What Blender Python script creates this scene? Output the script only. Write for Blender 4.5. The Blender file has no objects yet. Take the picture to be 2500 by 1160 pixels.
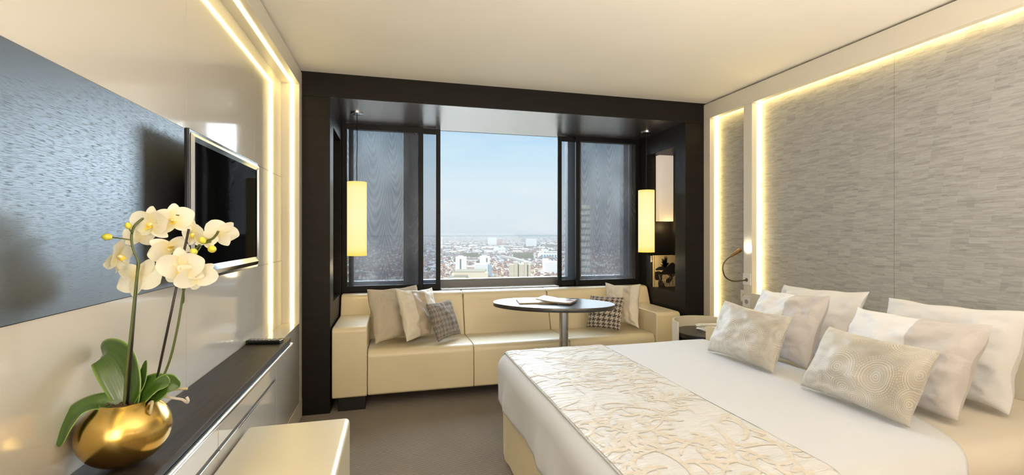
import bpy, math, random
from math import sin, cos, pi, radians, hypot, sqrt, exp
from mathutils import Vector, Matrix, noise as mnoise

scene = bpy.context.scene
COL = scene.collection
R = random.Random(7)

# ------------------------------------------------------------------ helpers
class MB:
    """collects polygons; build() links them as ONE mesh object"""
    def __init__(s):
        s.v = []; s.f = []; s.m = []; s.uv = None; s.col = None
    def add(s, vs, fs, mi=0):
        b = len(s.v); s.v += [tuple(p) for p in vs]
        s.f += [tuple(b + i for i in f) for f in fs]; s.m += [mi] * len(fs)
        return s
    def box(s, x0, x1, y0, y1, z0, z1, mi=0):
        vs = [(x, y, z) for z in (z0, z1) for y in (y0, y1) for x in (x0, x1)]
        return s.add(vs, [(0, 2, 3, 1), (4, 5, 7, 6), (0, 1, 5, 4), (2, 6, 7, 3), (0, 4, 6, 2), (1, 3, 7, 5)], mi)
    def obox(s, c, ax, ay, az, mi=0):
        c, ax, ay, az = map(Vector, (c, ax, ay, az))
        vs = [c + ax * i + ay * j + az * k for k in (-1, 1) for j in (-1, 1) for i in (-1, 1)]
        return s.add(vs, [(0, 2, 3, 1), (4, 5, 7, 6), (0, 1, 5, 4), (2, 6, 7, 3), (0, 4, 6, 2), (1, 3, 7, 5)], mi)
    def poly(s, pts, mi=0):
        return s.add(pts, [tuple(range(len(pts)))], mi)
    def tube(s, pts, rad, n=10, mi=0, cap=True):
        pts = [Vector(p) for p in pts]
        if not hasattr(rad, '__len__'): rad = [rad] * len(pts)
        vs = []; ref = None
        for i, p in enumerate(pts):
            t = (pts[min(i + 1, len(pts) - 1)] - pts[max(i - 1, 0)]).normalized()
            if ref is None:
                ref = t.orthogonal().normalized()
            ref = (ref - t * ref.dot(t))
            ref = ref.normalized() if ref.length > 1e-6 else t.orthogonal().normalized()
            bn = t.cross(ref)
            for k in range(n):
                a = 2 * pi * k / n
                vs.append(p + (ref * cos(a) + bn * sin(a)) * rad[i])
        fs = []
        for i in range(len(pts) - 1):
            for k in range(n):
                a, b = i * n + k, i * n + (k + 1) % n
                fs.append((a, b, b + n, a + n))
        if cap:
            fs.append(tuple(range(n))[::-1]); fs.append(tuple(range((len(pts) - 1) * n, len(pts) * n)))
        return s.add(vs, fs, mi)
    def lathe(s, prof, c, n=40, mi=0, sx=1, sy=1, rot=0):
        vs = []
        for r, z in prof:
            for k in range(n):
                a = 2 * pi * k / n
                x, y = r * sx * cos(a), r * sy * sin(a)
                vs.append((c[0] + x * cos(rot) - y * sin(rot), c[1] + x * sin(rot) + y * cos(rot), c[2] + z))
        fs = []
        for i in range(len(prof) - 1):
            for k in range(n):
                a, b = i * n + k, i * n + (k + 1) % n
                fs.append((a, b, b + n, a + n))
        if prof[0][0] > 1e-6: fs.append(tuple(range(n))[::-1])
        if prof[-1][0] > 1e-6: fs.append(tuple(range((len(prof) - 1) * n, len(prof) * n)))
        return s.add(vs, fs, mi)
    def prism(s, prof, x0, x1, mi=0):
        """profile in (y, z), extruded along x"""
        n = len(prof)
        vs = [(x0, y, z) for y, z in prof] + [(x1, y, z) for y, z in prof]
        fs = [tuple(range(n)), tuple(range(2 * n - 1, n - 1, -1))]
        fs += [(i, n + i, n + (i + 1) % n, (i + 1) % n) for i in range(n)]
        return s.add(vs, fs, mi)
    def grid(s, P, mi=0, uv=True):
        nu, nv = len(P), len(P[0])
        b = len(s.v)
        vs = [p for row in P for p in row]
        fs = []; uvs = []
        for i in range(nu - 1):
            for j in range(nv - 1):
                fs.append((i * nv + j, (i + 1) * nv + j, (i + 1) * nv + j + 1, i * nv + j + 1))
                uvs.append([(a / (nu - 1), c / (nv - 1)) for a, c in ((i, j), (i + 1, j), (i + 1, j + 1), (i, j + 1))])
        s.add(vs, fs, mi)
        if s.uv is None: s.uv = {}
        for k, u in enumerate(uvs): s.uv[len(s.f) - len(fs) + k] = u
        return s
    def build(s, name, mat, parent=None, smooth=False, bevel=0, seg=2, sub=0, angle=40, flip=False):
        me = bpy.data.meshes.new(name)
        me.from_pydata(s.v, [], s.f)
        for m in (mat if isinstance(mat, (list, tuple)) else [mat]): me.materials.append(m)
        for p, mi in zip(me.polygons, s.m): p.material_index = mi
        if s.uv is not None:
            ul = me.uv_layers.new(name='UVMap')
            for p in me.polygons:
                u = s.uv.get(p.index)
                if u:
                    for li, c in zip(p.loop_indices, u): ul.data[li].uv = c
        if s.col is not None:
            at = me.color_attributes.new('tint', 'FLOAT_COLOR', 'CORNER')
            for p in me.polygons:
                for li in p.loop_indices: at.data[li].color = s.col[p.index]
        if smooth:
            me.shade_smooth()
        me.update()
        o = bpy.data.objects.new(name, me); COL.objects.link(o)
        if parent is not None:
            o.parent = parent
            o.matrix_parent_inverse = Matrix.Translation(parent.location).inverted() if parent.type == 'EMPTY' else Matrix()
        if bevel:
            md = o.modifiers.new('bevel', 'BEVEL'); md.width = bevel; md.segments = seg; md.limit_method = 'ANGLE'; md.angle_limit = radians(35)
            md.harden_normals = False
            me.shade_smooth()
            wn = o.modifiers.new('wn', 'WEIGHTED_NORMAL'); wn.keep_sharp = True
        if sub:
            md = o.modifiers.new('sub', 'SUBSURF'); md.levels = sub; md.render_levels = sub
        if smooth == 'auto':
            me.set_sharp_from_angle(angle=radians(angle))
        return o

def tag(o, label=None, cat=None, group=None, kind=None):
    for k, v in (('label', label), ('category', cat), ('group', group), ('kind', kind)):
        if v: o[k] = v
    return o
def thing(name, loc, label, cat, group=None):
    o = bpy.data.objects.new(name, None); COL.objects.link(o)
    o.location = loc; o.empty_display_size = 0.05
    return tag(o, label, cat, group)
def struct(o):
    o['kind'] = 'structure'; return o

def roundpoly(pts, radii, n=6):
    out = []; N = len(pts)
    for i in range(N):
        p = Vector(pts[i]); r = radii[i] if hasattr(radii, '__len__') else radii
        if r <= 0: out.append(tuple(p)); continue
        a = (Vector(pts[i - 1]) - p); b = (Vector(pts[(i + 1) % N]) - p)
        a.normalize(); b.normalize()
        ang = a.angle(b); d = r / math.tan(ang / 2)
        c = p + (a + b).normalized() * (r / sin(ang / 2))
        s0, s1 = p + a * d, p + b * d
        a0 = math.atan2(s0.y - c.y, s0.x - c.x); a1 = math.atan2(s1.y - c.y, s1.x - c.x)
        da = (a1 - a0 + pi) % (2 * pi) - pi
        for k in range(n + 1):
            t = a0 + da * k / n; out.append((c.x + r * cos(t), c.y + r * sin(t)))
    return out

def smooth_path(pts, n=8):
    pts = [Vector(p) for p in pts]; out = []
    for i in range(len(pts) - 1):
        p0, p1, p2, p3 = pts[max(i - 1, 0)], pts[i], pts[i + 1], pts[min(i + 2, len(pts) - 1)]
        for k in range(n):
            t = k / n
            out.append(0.5 * ((2 * p1) + (p2 - p0) * t + (2 * p0 - 5 * p1 + 4 * p2 - p3) * t * t + (3 * p1 - p0 - 3 * p2 + p3) * t ** 3))
    out.append(pts[-1]); return out

# ------------------------------------------------------------------ materials
class G:
    def __init__(s, name):
        s.mat = bpy.data.materials.new(name); s.mat.use_nodes = True
        s.t = s.mat.node_tree; s.t.nodes.clear()
        s.out = s.t.nodes.new('ShaderNodeOutputMaterial')
    def n(s, typ, _in=None, **pr):
        nd = s.t.nodes.new(typ)
        for k, v in pr.items(): setattr(nd, k, v)
        for k, v in (_in or {}).items(): s.set(nd, k, v)
        return nd
    def set(s, nd, k, v):
        i = nd.inputs[k]
        if isinstance(v, bpy.types.NodeSocket): s.t.links.new(v, i)
        elif isinstance(v, bpy.types.Node): s.t.links.new(v.outputs[0], i)
        else: i.default_value = v
    def m(s, op, a, b=0.0, c=0.0, clamp=False):
        nd = s.t.nodes.new('ShaderNodeMath'); nd.operation = op; nd.use_clamp = clamp
        for i, v in enumerate((a, b, c)): s.set(nd, i, v)
        return nd.outputs[0]
    def coord(s, kind='Object'):
        return s.n('ShaderNodeTexCoord').outputs[kind]
    def xyz(s, v):
        nd = s.n('ShaderNodeSeparateXYZ', {0: v}); return nd.outputs[0], nd.outputs[1], nd.outputs[2]
    def vec(s, x, y, z=0.0):
        return s.n('ShaderNodeCombineXYZ', {0: x, 1: y, 2: z}).outputs[0]
    def scale(s, v, sc):
        return s.n('ShaderNodeMapping', {'Vector': v, 'Scale': sc}).outputs[0]
    def noise(s, v, scale=5, detail=2, rough=.5, dist=0):
        return s.n('ShaderNodeTexNoise', {'Vector': v, 'Scale': scale, 'Detail': detail, 'Roughness': rough, 'Distortion': dist}).outputs[0]
    def ramp(s, f, stops, interp='LINEAR'):
        nd = s.n('ShaderNodeValToRGB', {0: f}); e = nd.color_ramp; e.interpolation = interp
        while len(e.elements) < len(stops): e.elements.new(0.5)
        for el, (p, c) in zip(e.elements, stops):
            el.position = p; el.color = c if len(c) == 4 else (*c, 1)
        return nd.outputs[0]
    def mix(s, f, a, b):
        nd = s.n('ShaderNodeMix', data_type='RGBA')
        s.set(nd, 0, f)
        for k, v in ((6, a), (7, b)):
            s.set(nd, k, (*v, 1) if isinstance(v, tuple) and len(v) == 3 else v)
        return nd.outputs[2]
    def maprange(s, v, a, b, c=0., d=1.):
        return s.n('ShaderNodeMapRange', {0: v, 1: a, 2: b, 3: c, 4: d}).outputs[0]
    def bump(s, h, strength=.2, dist=.01):
        return s.n('ShaderNodeBump', {'Height': h, 'Strength': strength, 'Distance': dist}).outputs[0]
    def pbr(s, col=(.5, .5, .5), rough=.5, metal=0., normal=None, **kw):
        d = {'Base Color': (*col, 1) if isinstance(col, tuple) and len(col) == 3 else col, 'Roughness': rough, 'Metallic': metal}
        if normal is not None: d['Normal'] = normal
        for k, v in kw.items():
            d[k.replace('_', ' ')] = v
        return s.n('ShaderNodeBsdfPrincipled', d).outputs[0]
    def done(s, sh):
        s.t.links.new(sh, s.out.inputs[0]); return s.mat

def plain(name, col, rough=.5, metal=0., **kw):
    g = G(name); return g.done(g.pbr(col, rough, metal, **kw))

M = {}
def wood(name, sc, dark=(.010, .009, .008), light=(.045, .038, .032), rough=.32, bs=.25, ior=1.6, dash=False):
    g = G(name); co = g.coord()
    n1 = g.noise(g.scale(co, sc), 1, 4, .6)
    n2 = g.noise(g.scale(co, tuple(x * .25 for x in sc)), 1, 2, .5)
    f = g.m('ADD', g.m('MULTIPLY', n1, .7), g.m('MULTIPLY', n2, .3))
    if dash:
        pores = g.maprange(n1, .375, .44)
        c = g.mix(g.maprange(f, .3, .7), dark, light)
        c = g.mix(pores, (.004, .004, .004), c)
        nr = g.bump(pores, bs, .004)
        ro = g.maprange(pores, 0, 1, .5, rough)
        return g.done(g.pbr(c, ro, 0, nr, IOR=ior, Specular_Tint=(.80, .91, 1., 1.)))
    c = g.mix(g.maprange(f, .32, .68), dark, light)
    return g.done(g.pbr(c, rough, 0, g.bump(n1, bs, .003), IOR=ior, Specular_Tint=(1, .955, .90, 1.)))
M['wood_panel'] = wood('oak_dark_panel', (12, 34, 760), (.010, .010, .011), (.020, .022, .026), .40, .2, 2.4, dash=True)
M['wood_frame'] = wood('oak_dark_frame', (4, 4, 170), (.008, .007, .006), (.015, .0135, .012), .45, .2, 1.28)
M['wood_ceiling'] = wood('oak_dark_soffit', (4, 120, 120), (.02, .019, .018), (.05, .047, .043), .26, .35, 9.0)
M['wood_top'] = wood('oak_dark_top', (60, 5, 60), (.018, .014, .011), (.044, .033, .024), .5, .25, 1.3)
M['table_top'] = wood('oak_table_top', (5, 60, 60), (.014, .013, .013), (.03, .028, .027), .28, .1, 1.7)

def paint(name, col, rough, coat=0., bs=0.0, **kw):
    g = G(name); co = g.coord()
    n = g.noise(co, 1.3, 2)
    c = g.mix(g.maprange(n, .3, .7), tuple(x * .97 for x in col), tuple(min(1, x * 1.03) for x in col))
    nr = g.bump(g.noise(co, 180, 2), bs, .002) if bs else None
    return g.done(g.pbr(c, rough, 0, nr, Coat_Weight=coat, Coat_Roughness=.04, **kw))
M['cream_gloss'] = paint('cream_lacquer', (.65, .615, .55), .10, .6, IOR=1.6)
M['cream_paint'] = paint('cream_paint', (.72, .66, .53), .35)
M['cream_frame'] = paint('cream_frame', (.70, .66, .56), .32)
M['ceiling'] = paint('ceiling_paint', (.88, .84, .75), .8)
M['front_wall'] = paint('front_wall_paint', (.55, .47, .34), .7)
M['seam'] = plain('seam_backing', (.22, .19, .14), .7)  # darker backing that shows in the panel joints

def carpet():
    g = G('ribbed_carpet'); co = g.coord(); x, y, z = g.xyz(co)
    w = g.m('SINE', g.m('MULTIPLY', g.m('ADD', y, g.m('MULTIPLY', g.noise(co, 40, 2), .006)), 2 * pi / .011))
    n = g.noise(co, 260, 3, .7); n2 = g.noise(co, 5, 2)
    h = g.m('ADD', g.m('MULTIPLY', w, .35), n)
    c = g.ramp(g.m('ADD', g.m('MULTIPLY', h, .6), g.m('MULTIPLY', n2, .12)), [(.1, (.10, .078, .058)), (.75, (.36, .29, .22))])
    return g.done(g.pbr(c, .95, 0, g.bump(h, .8, .006), Sheen_Weight=.2))
M['carpet'] = carpet()

def leather():
    g = G('cream_leather'); co = g.coord()
    v = g.n('ShaderNodeTexVoronoi', {'Vector': co, 'Scale': 420.}).outputs[0]
    n = g.noise(co, 3, 2)
    c = g.mix(g.maprange(n, .3, .7), (.74, .635, .42), (.78, .67, .45))
    return g.done(g.pbr(c, .36, 0, g.bump(v, .06, .001), IOR=1.5, Coat_Weight=1., Coat_Roughness=.48, Coat_IOR=1.65))
M['leather'] = leather()
M['stitch'] = plain('leather_seam', (.20, .15, .08), .7)

def wallpaper():
    g = G('woven_wallcovering'); co = g.coord(); x, y, z = g.xyz(co)
    zr = g.m('DIVIDE', z, .0050)
    row = g.m('FLOOR', zr)
    wn = g.n('ShaderNodeTexWhiteNoise', {'W': row}, noise_dimensions='1D').outputs[0]
    yy = g.m('ADD', g.m('DIVIDE', y, .048), g.m('MULTIPLY', wn, 17.3))
    col = g.m('FLOOR', yy)
    w2 = g.n('ShaderNodeTexWhiteNoise', {'Vector': g.vec(row, col, 0)}, noise_dimensions='3D').outputs[0]
    big = g.n('ShaderNodeTexWhiteNoise', {'Vector': g.vec(g.m('FLOOR', g.m('DIVIDE', row, 3)), g.m('FLOOR', g.m('DIVIDE', g.m('ADD', y, g.m('MULTIPLY', g.m('FLOOR', g.m('DIVIDE', row, 3)), .377)), .075)), 5)}, noise_dimensions='3D').outputs[0]
    fine = g.noise(g.scale(co, (1, 8, 420)), 1, 3, .7)
    f = g.m('ADD', g.m('ADD', g.m('MULTIPLY', w2, .35), g.m('MULTIPLY', big, .3)), g.m('MULTIPLY', fine, .45))
    c = g.ramp(f, [(.12, (.195, .195, .19)), (.4, (.295, .295, .29)), (.8, (.375, .375, .375))])
    return g.done(g.pbr(c, .6, 0, g.bump(f, .15, .002), Sheen_Weight=.1))
M['wallpaper'] = wallpaper()

def cloth(name, col, bs=.08, rough=.85, scale=900, wr=.15):
    g = G(name); co = g.coord()
    w = g.noise(co, scale, 1); big = g.noise(co, 9, 3, .55, .6)
    h = g.m('ADD', g.m('MULTIPLY', w, .12), big)
    return g.done(g.pbr(col, rough, 0, g.bump(h, wr, .02), Sheen_Weight=.15, Sheen_Roughness=.5))
M['sheet_white'] = cloth('white_cotton', (.61, .63, .68), wr=.10)
M['sheet_grey'] = cloth('greige_cotton', (.55, .50, .42), wr=.10)
M['skirt'] = cloth('cream_skirt_cloth', (.72, .62, .41), wr=.2)
M['pillow_white'] = cloth('pillow_cotton', (.77, .77, .785), wr=.6)
M['linen'] = cloth('beige_linen', (.56, .49, .38), wr=.9, scale=500)

def two_tone(name, a, b, lo, hi, wr=.3, rough=.85, axis=0):
    g = G(name); uv = g.coord('UV'); u = g.xyz(uv)[axis]; co = g.coord()
    f = g.m('MULTIPLY', g.maprange(u, lo, lo + .006), g.maprange(u, hi, hi + .006, 1, 0))
    c = g.mix(f, a, b)
    return g.done(g.pbr(c, g.maprange(f, 0, 1, rough, rough * .7), 0, g.bump(g.noise(co, 9, 3, .55, .6), wr, .02), Sheen_Weight=.15))
M['pillow_two'] = two_tone('white_and_greige_pillowcase', (.77, .77, .785), (.50, .475, .465), .56, 2., .5)
M['stripe_left'] = two_tone('cream_cushion_with_satin_stripe', (.74, .68, .56), (.48, .41, .31), .36, .60, .35, .6)
M['stripe_right'] = two_tone('white_cushion_with_satin_stripe', (.80, .75, .65), (.60, .53, .41), .56, .74, .3, .6)

def hounds(name, dark, light, N, wr, mixdark=1.0):
    g = G(name); uv = g.coord('UV'); u, v, _ = g.xyz(uv)
    co = g.coord()
    xi = g.m('FLOOR', g.m('MULTIPLY', u, N * 8)); yi = g.m('FLOOR', g.m('MULTIPLY', v, N * 8))
    wd = g.m('LESS_THAN', g.m('MODULO', xi, 8), 3.5); fd = g.m('LESS_THAN', g.m('MODULO', yi, 8), 3.5)
    tp = g.m('LESS_THAN', g.m('MODULO', g.m('ADD', xi, g.m('SUBTRACT', N * 16, yi)), 4), 1.5)
    f = g.m('ADD', g.m('MULTIPLY', tp, wd), g.m('MULTIPLY', g.m('SUBTRACT', 1, tp), fd))
    nz = g.noise(co, 350, 2)
    f2 = g.m('MULTIPLY', f, g.maprange(nz, .2, .5, .75, mixdark))
    c = g.mix(f2, light, dark)
    return g.done(g.pbr(c, .9, 0, g.bump(g.m('ADD', g.m('MULTIPLY', f, .35), nz), wr, .006), Sheen_Weight=.2))
M['hound_dark'] = hounds('brown_houndstooth', (.065, .05, .045), (.56, .49, .42), 8, .4)
M['hound_grey'] = hounds('grey_relief_houndstooth', (.20, .175, .15), (.38, .34, .30), 9, 1.0, .95)

def medallion():
    g = G('medallion_damask'); uv = g.coord('UV'); u, v, _ = g.xyz(uv); co = g.coord()
    p = g.vec(g.m('MULTIPLY', u, 3.6), g.m('MULTIPLY', v, 2.3))
    vo = g.n('ShaderNodeTexVoronoi', {'Vector': p, 'Scale': 1.0, 'Randomness': .75}, voronoi_dimensions='2D')
    d = vo.outputs['Distance']; pos = vo.outputs['Position']
    dx, dy, _ = g.xyz(g.n('ShaderNodeVectorMath', {0: p, 1: pos}, operation='SUBTRACT').outputs[0])
    an = g.m('ARCTAN2', dy, dx)
    d2 = g.m('ADD', d, g.m('MULTIPLY', g.m('ABSOLUTE', g.m('SINE', g.m('MULTIPLY', an, 10))), .007))
    rings = g.m('SINE', g.m('MULTIPLY', d2, 105))
    dots = g.m('SINE', g.m('MULTIPLY', an, 48))
    ringdot = g.m('MULTIPLY', g.maprange(rings, .1, .5), g.maprange(g.m('ADD', dots, g.m('SINE', g.m('MULTIPLY', d, 22))), -.9, -.2))
    f = g.m('MULTIPLY', ringdot, g.maprange(d, .62, .5))
    tone_noise = g.noise(co, 7, 2)  # random variation between two base tones of the cloth
    c = g.mix(g.m('MULTIPLY', f, .6), g.mix(g.maprange(tone_noise, .35, .65), (.34, .31, .255), (.44, .415, .365)), (.64, .62, .575))
    return g.done(g.pbr(c, .5, 0, g.bump(g.m('ADD', g.m('MULTIPLY', f, .06), g.noise(co, 10, 3)), .45, .02), Sheen_Weight=.3))
M['medallion'] = medallion()

def runner(name, ca, cb, rel):
    g = G(name); co = g.coord(); x, y, z = g.xyz(co)
    wr = g.noise(g.scale(co, (6, 30, 10)), 1, 3, .6, .9)
    n2 = g.noise(co, 16, 2, .5, 1.2)
    c = g.mix(g.maprange(n2, .4, .62), ca, cb)
    h = g.m('ADD', g.m('MULTIPLY', n2, .25), g.m('MULTIPLY', wr, .9))
    return g.done(g.pbr(c, .55, 0, g.bump(h, rel, .02), Sheen_Weight=.2))
M['embroidery'] = runner('scroll_embroidery', (.58, .53, .455), (.63, .60, .56), .45)
M['runner'] = runner('ivory_jacquard', (.62, .625, .64), (.66, .665, .68), .6)

def gold():
    g = G('brushed_gold'); co = g.coord()
    return g.done(g.pbr((.60, .40, .10), .24, 1., None, Coat_Weight=.6, Coat_Roughness=.05))
M['gold'] = gold()

def leaf():
    g = G('orchid_leaf'); uv = g.coord('UV'); u, v, _ = g.xyz(uv); co = g.coord()
    mid = g.m('ABSOLUTE', g.m('SUBTRACT', v, .5))
    c = g.mix(g.maprange(mid, 0, .03), (.03, .06, .008), g.mix(g.noise(co, 30, 2), (.030, .075, .008), (.055, .115, .015)))
    c = g.mix(g.maprange(mid, .44, .5), c, (.20, .32, .06))
    return g.done(g.pbr(c, .3, 0, g.bump(g.m('SINE', g.m('MULTIPLY', v, 90)), .05, .002), Coat_Weight=.2))
M['leaf'] = leaf()
def petal():
    g = G('orchid_petal'); uv = g.coord('UV'); u, v, _ = g.xyz(uv)
    vein = g.m('SINE', g.m('MULTIPLY', v, 60))
    c = g.mix(g.maprange(u, .0, .45), (.86, .77, .38), (.92, .89, .76))
    b = g.pbr(c, .55, 0, g.bump(vein, .06, .002), Subsurface_Weight=0.0, Sheen_Weight=.1)
    tr = g.n('ShaderNodeBsdfTranslucent', {'Color': (.92, .84, .58, 1)}).outputs[0]
    return g.done(g.n('ShaderNodeMixShader', {0: .35, 1: b, 2: tr}).outputs[0])
M['petal'] = petal()
M['lip'] = plain('orchid_lip', (.80, .60, .08), .5)
M['column'] = plain('orchid_column', (.88, .82, .55), .5)
M['bud'] = plain('orchid_bud', (.60, .55, .06), .45)
M['stem'] = plain('orchid_stem', (.075, .095, .02), .4)
M['stake'] = plain('plant_stake', (.022, .016, .014), .4)
M['bark'] = plain('bark_chips', (.06, .035, .018), .9)
M['root'] = plain('aerial_root', (.42, .36, .20), .6)
M['root_pale'] = plain('aerial_root_pale', (.55, .50, .42), .6)
M['alu'] = plain('brushed_aluminium', (.78, .79, .82), .22, 1.)
M['steel'] = plain('brushed_steel', (.50, .47, .44), .25, 1.)
M['chrome'] = plain('chrome', (.85, .87, .9), .08, 1.)
M['black_gloss'] = plain('black_gloss', (.008, .008, .008), .12)
M['black_matt'] = plain('black_matt', (.012, .011, .011), .5)
M['screen'] = plain('tv_glass', (.003, .003, .003), .04, IOR=1.02)
M['white_plastic'] = plain('white_plastic', (.80, .79, .77), .35)
M['grey_plastic'] = plain('grey_plastic', (.30, .29, .28), .4)
M['copper'] = plain('bronze_metal', (.22, .13, .07), .3, 1.)
M['gooseneck'] = plain('gooseneck_metal', (.16, .12, .09), .35, 1.)
M['frame_black'] = plain('black_frame', (.005, .005, .006), .45, IOR=1.3)
M['alu_frame'] = plain('anodised_window_frame', (.15, .15, .155), .45, .2)
M['black_top'] = plain('black_lacquer_top', (.016, .015, .015), .35)
M['shell'] = paint('cream_shell', (.70, .64, .51), .35)

def led(name, col, st):
    g = G(name); return g.done(g.n('ShaderNodeEmission', {0: (*col, 1), 1: st}).outputs[0])
M['led_left'] = led('warm_led_left', (1, .77, .27), 13.)
M['led_right'] = led('warm_led_right', (1, .75, .28), 18.)
M['bulb'] = led('reading_bulb', (1, .9, .7), 20.)

def shade():
    g = G('pendant_shade'); x, y, z = g.xyz(g.coord())
    c = g.ramp(g.maprange(z, 1.115, 1.715), [(0, (1, .70, .09)), (.10, (1, .84, .34)), (.5, (1, .88, .48)), (.92, (1, .85, .40)), (1, (1, .76, .2))])
    lw = g.n('ShaderNodeLayerWeight', {0: .35}).outputs['Facing']
    c = g.mix(g.maprange(lw, .35, 1.), c, (1, .70, .14))
    e = g.n('ShaderNodeEmission', {0: c, 1: 1.05}).outputs[0]
    d = g.pbr((.6, .5, .3), .6)
    return g.done(g.n('ShaderNodeAddShader', {0: e, 1: g.n('ShaderNodeMixShader', {0: .8, 1: d, 2: g.n('ShaderNodeBsdfTransparent', {0: (0, 0, 0, 1)}).outputs[0]}).outputs[0]}).outputs[0])
M['shade'] = shade()
def lightbox():
    g = G('niche_lightbox'); x, y, z = g.xyz(g.coord())
    c = g.mix(g.maprange(z, 1.42, 1.75), (1, .72, .38), (.86, .72, .58))
    return g.done(g.n('ShaderNodeAddShader', {0: g.n('ShaderNodeEmission', {0: c, 1: .55}).outputs[0], 1: g.pbr((.6, .55, .48), .6)}).outputs[0])
M['lightbox'] = lightbox()

def glass(name, tint, gl):
    g = G(name)
    t = g.n('ShaderNodeBsdfTransparent', {0: (*tint, 1)}).outputs[0]
    gs = g.n('ShaderNodeBsdfGlossy', {0: (1, 1, 1, 1), 1: .02}).outputs[0]
    fr = g.n('ShaderNodeFresnel', {0: gl}).outputs[0]
    return g.done(g.n('ShaderNodeMixShader', {0: fr, 1: t, 2: gs}).outputs[0])
M['glass'] = glass('window_glass', (.97, .985, .98), 1.10)
M['clear'] = glass('clear_glass', (.9, .9, .9), 1.5)

def mesh_mat(name, opac, moire, seed=0.):
    g = G(name); co = g.coord(); x, y, z = g.xyz(co)
    if moire:
        n = g.noise(g.scale(co, (1, 1, .55)), 3.0, 2, .5)
        arch = g.m('MULTIPLY', g.m('ABSOLUTE', g.m('SINE', g.m('ADD', g.m('MULTIPLY', x, 17 + seed), g.m('MULTIPLY', n, 3.)))), 1.5)
        ph = g.m('ADD', g.m('MULTIPLY', z, 26.), g.m('ADD', g.m('MULTIPLY', arch, g.m('MULTIPLY', g.m('ADD', z, .1), 4.2)), g.m('MULTIPLY', n, 9.)))
        w = g.m('SINE', g.m('MULTIPLY', ph, 2.0))
        veil = g.noise(g.scale(co, (1, 1, .6)), 2.4, 2)
        op = g.m('ADD', g.m('MULTIPLY', w, .07), g.maprange(veil, .35, .65, opac + .06, opac - .08))
        colr = g.mix(g.maprange(veil, .4, .68), (.10, .103, .112), (.27, .27, .275))
    else:
        op = g.m('ADD', opac, 0.); colr = (.05, .07, .10, 1)
    d = g.n('ShaderNodeBsdfDiffuse', {0: colr}).outputs[0]
    tl = g.n('ShaderNodeBsdfTranslucent', {0: colr}).outputs[0]
    dd = g.n('ShaderNodeMixShader', {0: .45, 1: d, 2: tl}).outputs[0]
    t = g.n('ShaderNodeBsdfTransparent').outputs[0]
    return g.done(g.n('ShaderNodeMixShader', {0: op, 1: t, 2: dd}).outputs[0])
M['mesh_front'] = mesh_mat('sheer_screen_front', .60, True)
M['mesh_front_b'] = mesh_mat('sheer_screen_front_right', .60, True, 5.)
M['mesh_back'] = mesh_mat('sheer_screen_back', .42, False)

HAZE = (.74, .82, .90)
def hazed(name, colfn, k=5200., st=.95):  # distance haze is mixed into the surface colour as pale emission
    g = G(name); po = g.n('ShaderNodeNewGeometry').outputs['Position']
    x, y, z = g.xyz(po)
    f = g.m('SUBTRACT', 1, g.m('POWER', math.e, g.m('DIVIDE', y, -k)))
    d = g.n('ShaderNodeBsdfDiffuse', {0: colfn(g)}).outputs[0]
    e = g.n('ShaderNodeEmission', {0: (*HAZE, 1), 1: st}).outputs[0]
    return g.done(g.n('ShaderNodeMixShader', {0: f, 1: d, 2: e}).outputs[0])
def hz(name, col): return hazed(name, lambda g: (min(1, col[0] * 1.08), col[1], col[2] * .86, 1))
def facade(name, wall, win, sx, sz, fx=.5, fz=.5, bands=False):
    def fn(g):
        x, y, z = g.xyz(g.coord())
        fu = g.m('FRACT', g.m('DIVIDE', g.m('ADD', x, g.m('MULTIPLY', y, .9)), sx)); fv = g.m('FRACT', g.m('DIVIDE', z, sz))
        a = g.m('LESS_THAN', fv, fz)
        if not bands: a = g.m('MULTIPLY', a, g.m('LESS_THAN', fu, fx))
        nz = g.n('ShaderNodeNewGeometry').outputs['Normal']
        up = g.m('LESS_THAN', g.m('ABSOLUTE', g.xyz(nz)[2]), .5)
        return g.mix(g.m('MULTIPLY', a, up), wall, win)
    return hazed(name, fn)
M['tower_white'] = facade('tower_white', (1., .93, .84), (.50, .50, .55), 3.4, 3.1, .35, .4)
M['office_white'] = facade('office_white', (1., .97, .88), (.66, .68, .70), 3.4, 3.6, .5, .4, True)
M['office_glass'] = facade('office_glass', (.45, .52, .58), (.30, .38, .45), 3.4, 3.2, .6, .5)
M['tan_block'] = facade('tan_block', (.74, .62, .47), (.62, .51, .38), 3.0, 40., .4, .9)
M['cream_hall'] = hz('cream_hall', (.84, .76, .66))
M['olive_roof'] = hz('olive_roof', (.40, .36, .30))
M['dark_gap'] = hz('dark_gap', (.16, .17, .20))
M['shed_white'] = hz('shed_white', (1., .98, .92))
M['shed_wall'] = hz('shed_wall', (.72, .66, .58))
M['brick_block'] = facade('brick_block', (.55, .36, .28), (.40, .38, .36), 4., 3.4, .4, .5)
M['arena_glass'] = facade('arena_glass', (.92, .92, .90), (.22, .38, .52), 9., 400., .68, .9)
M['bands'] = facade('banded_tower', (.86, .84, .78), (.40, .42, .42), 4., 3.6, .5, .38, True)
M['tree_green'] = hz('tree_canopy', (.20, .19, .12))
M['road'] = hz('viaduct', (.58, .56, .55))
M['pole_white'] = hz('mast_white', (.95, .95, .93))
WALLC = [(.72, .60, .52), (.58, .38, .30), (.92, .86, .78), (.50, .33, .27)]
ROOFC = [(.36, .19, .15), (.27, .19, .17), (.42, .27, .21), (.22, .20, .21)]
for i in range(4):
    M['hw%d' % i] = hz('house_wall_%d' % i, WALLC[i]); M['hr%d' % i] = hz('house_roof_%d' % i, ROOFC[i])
M['tinted'] = hazed('rooftops', lambda g: g.n('ShaderNodeVertexColor', layer_name='tint').outputs[0])
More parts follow.
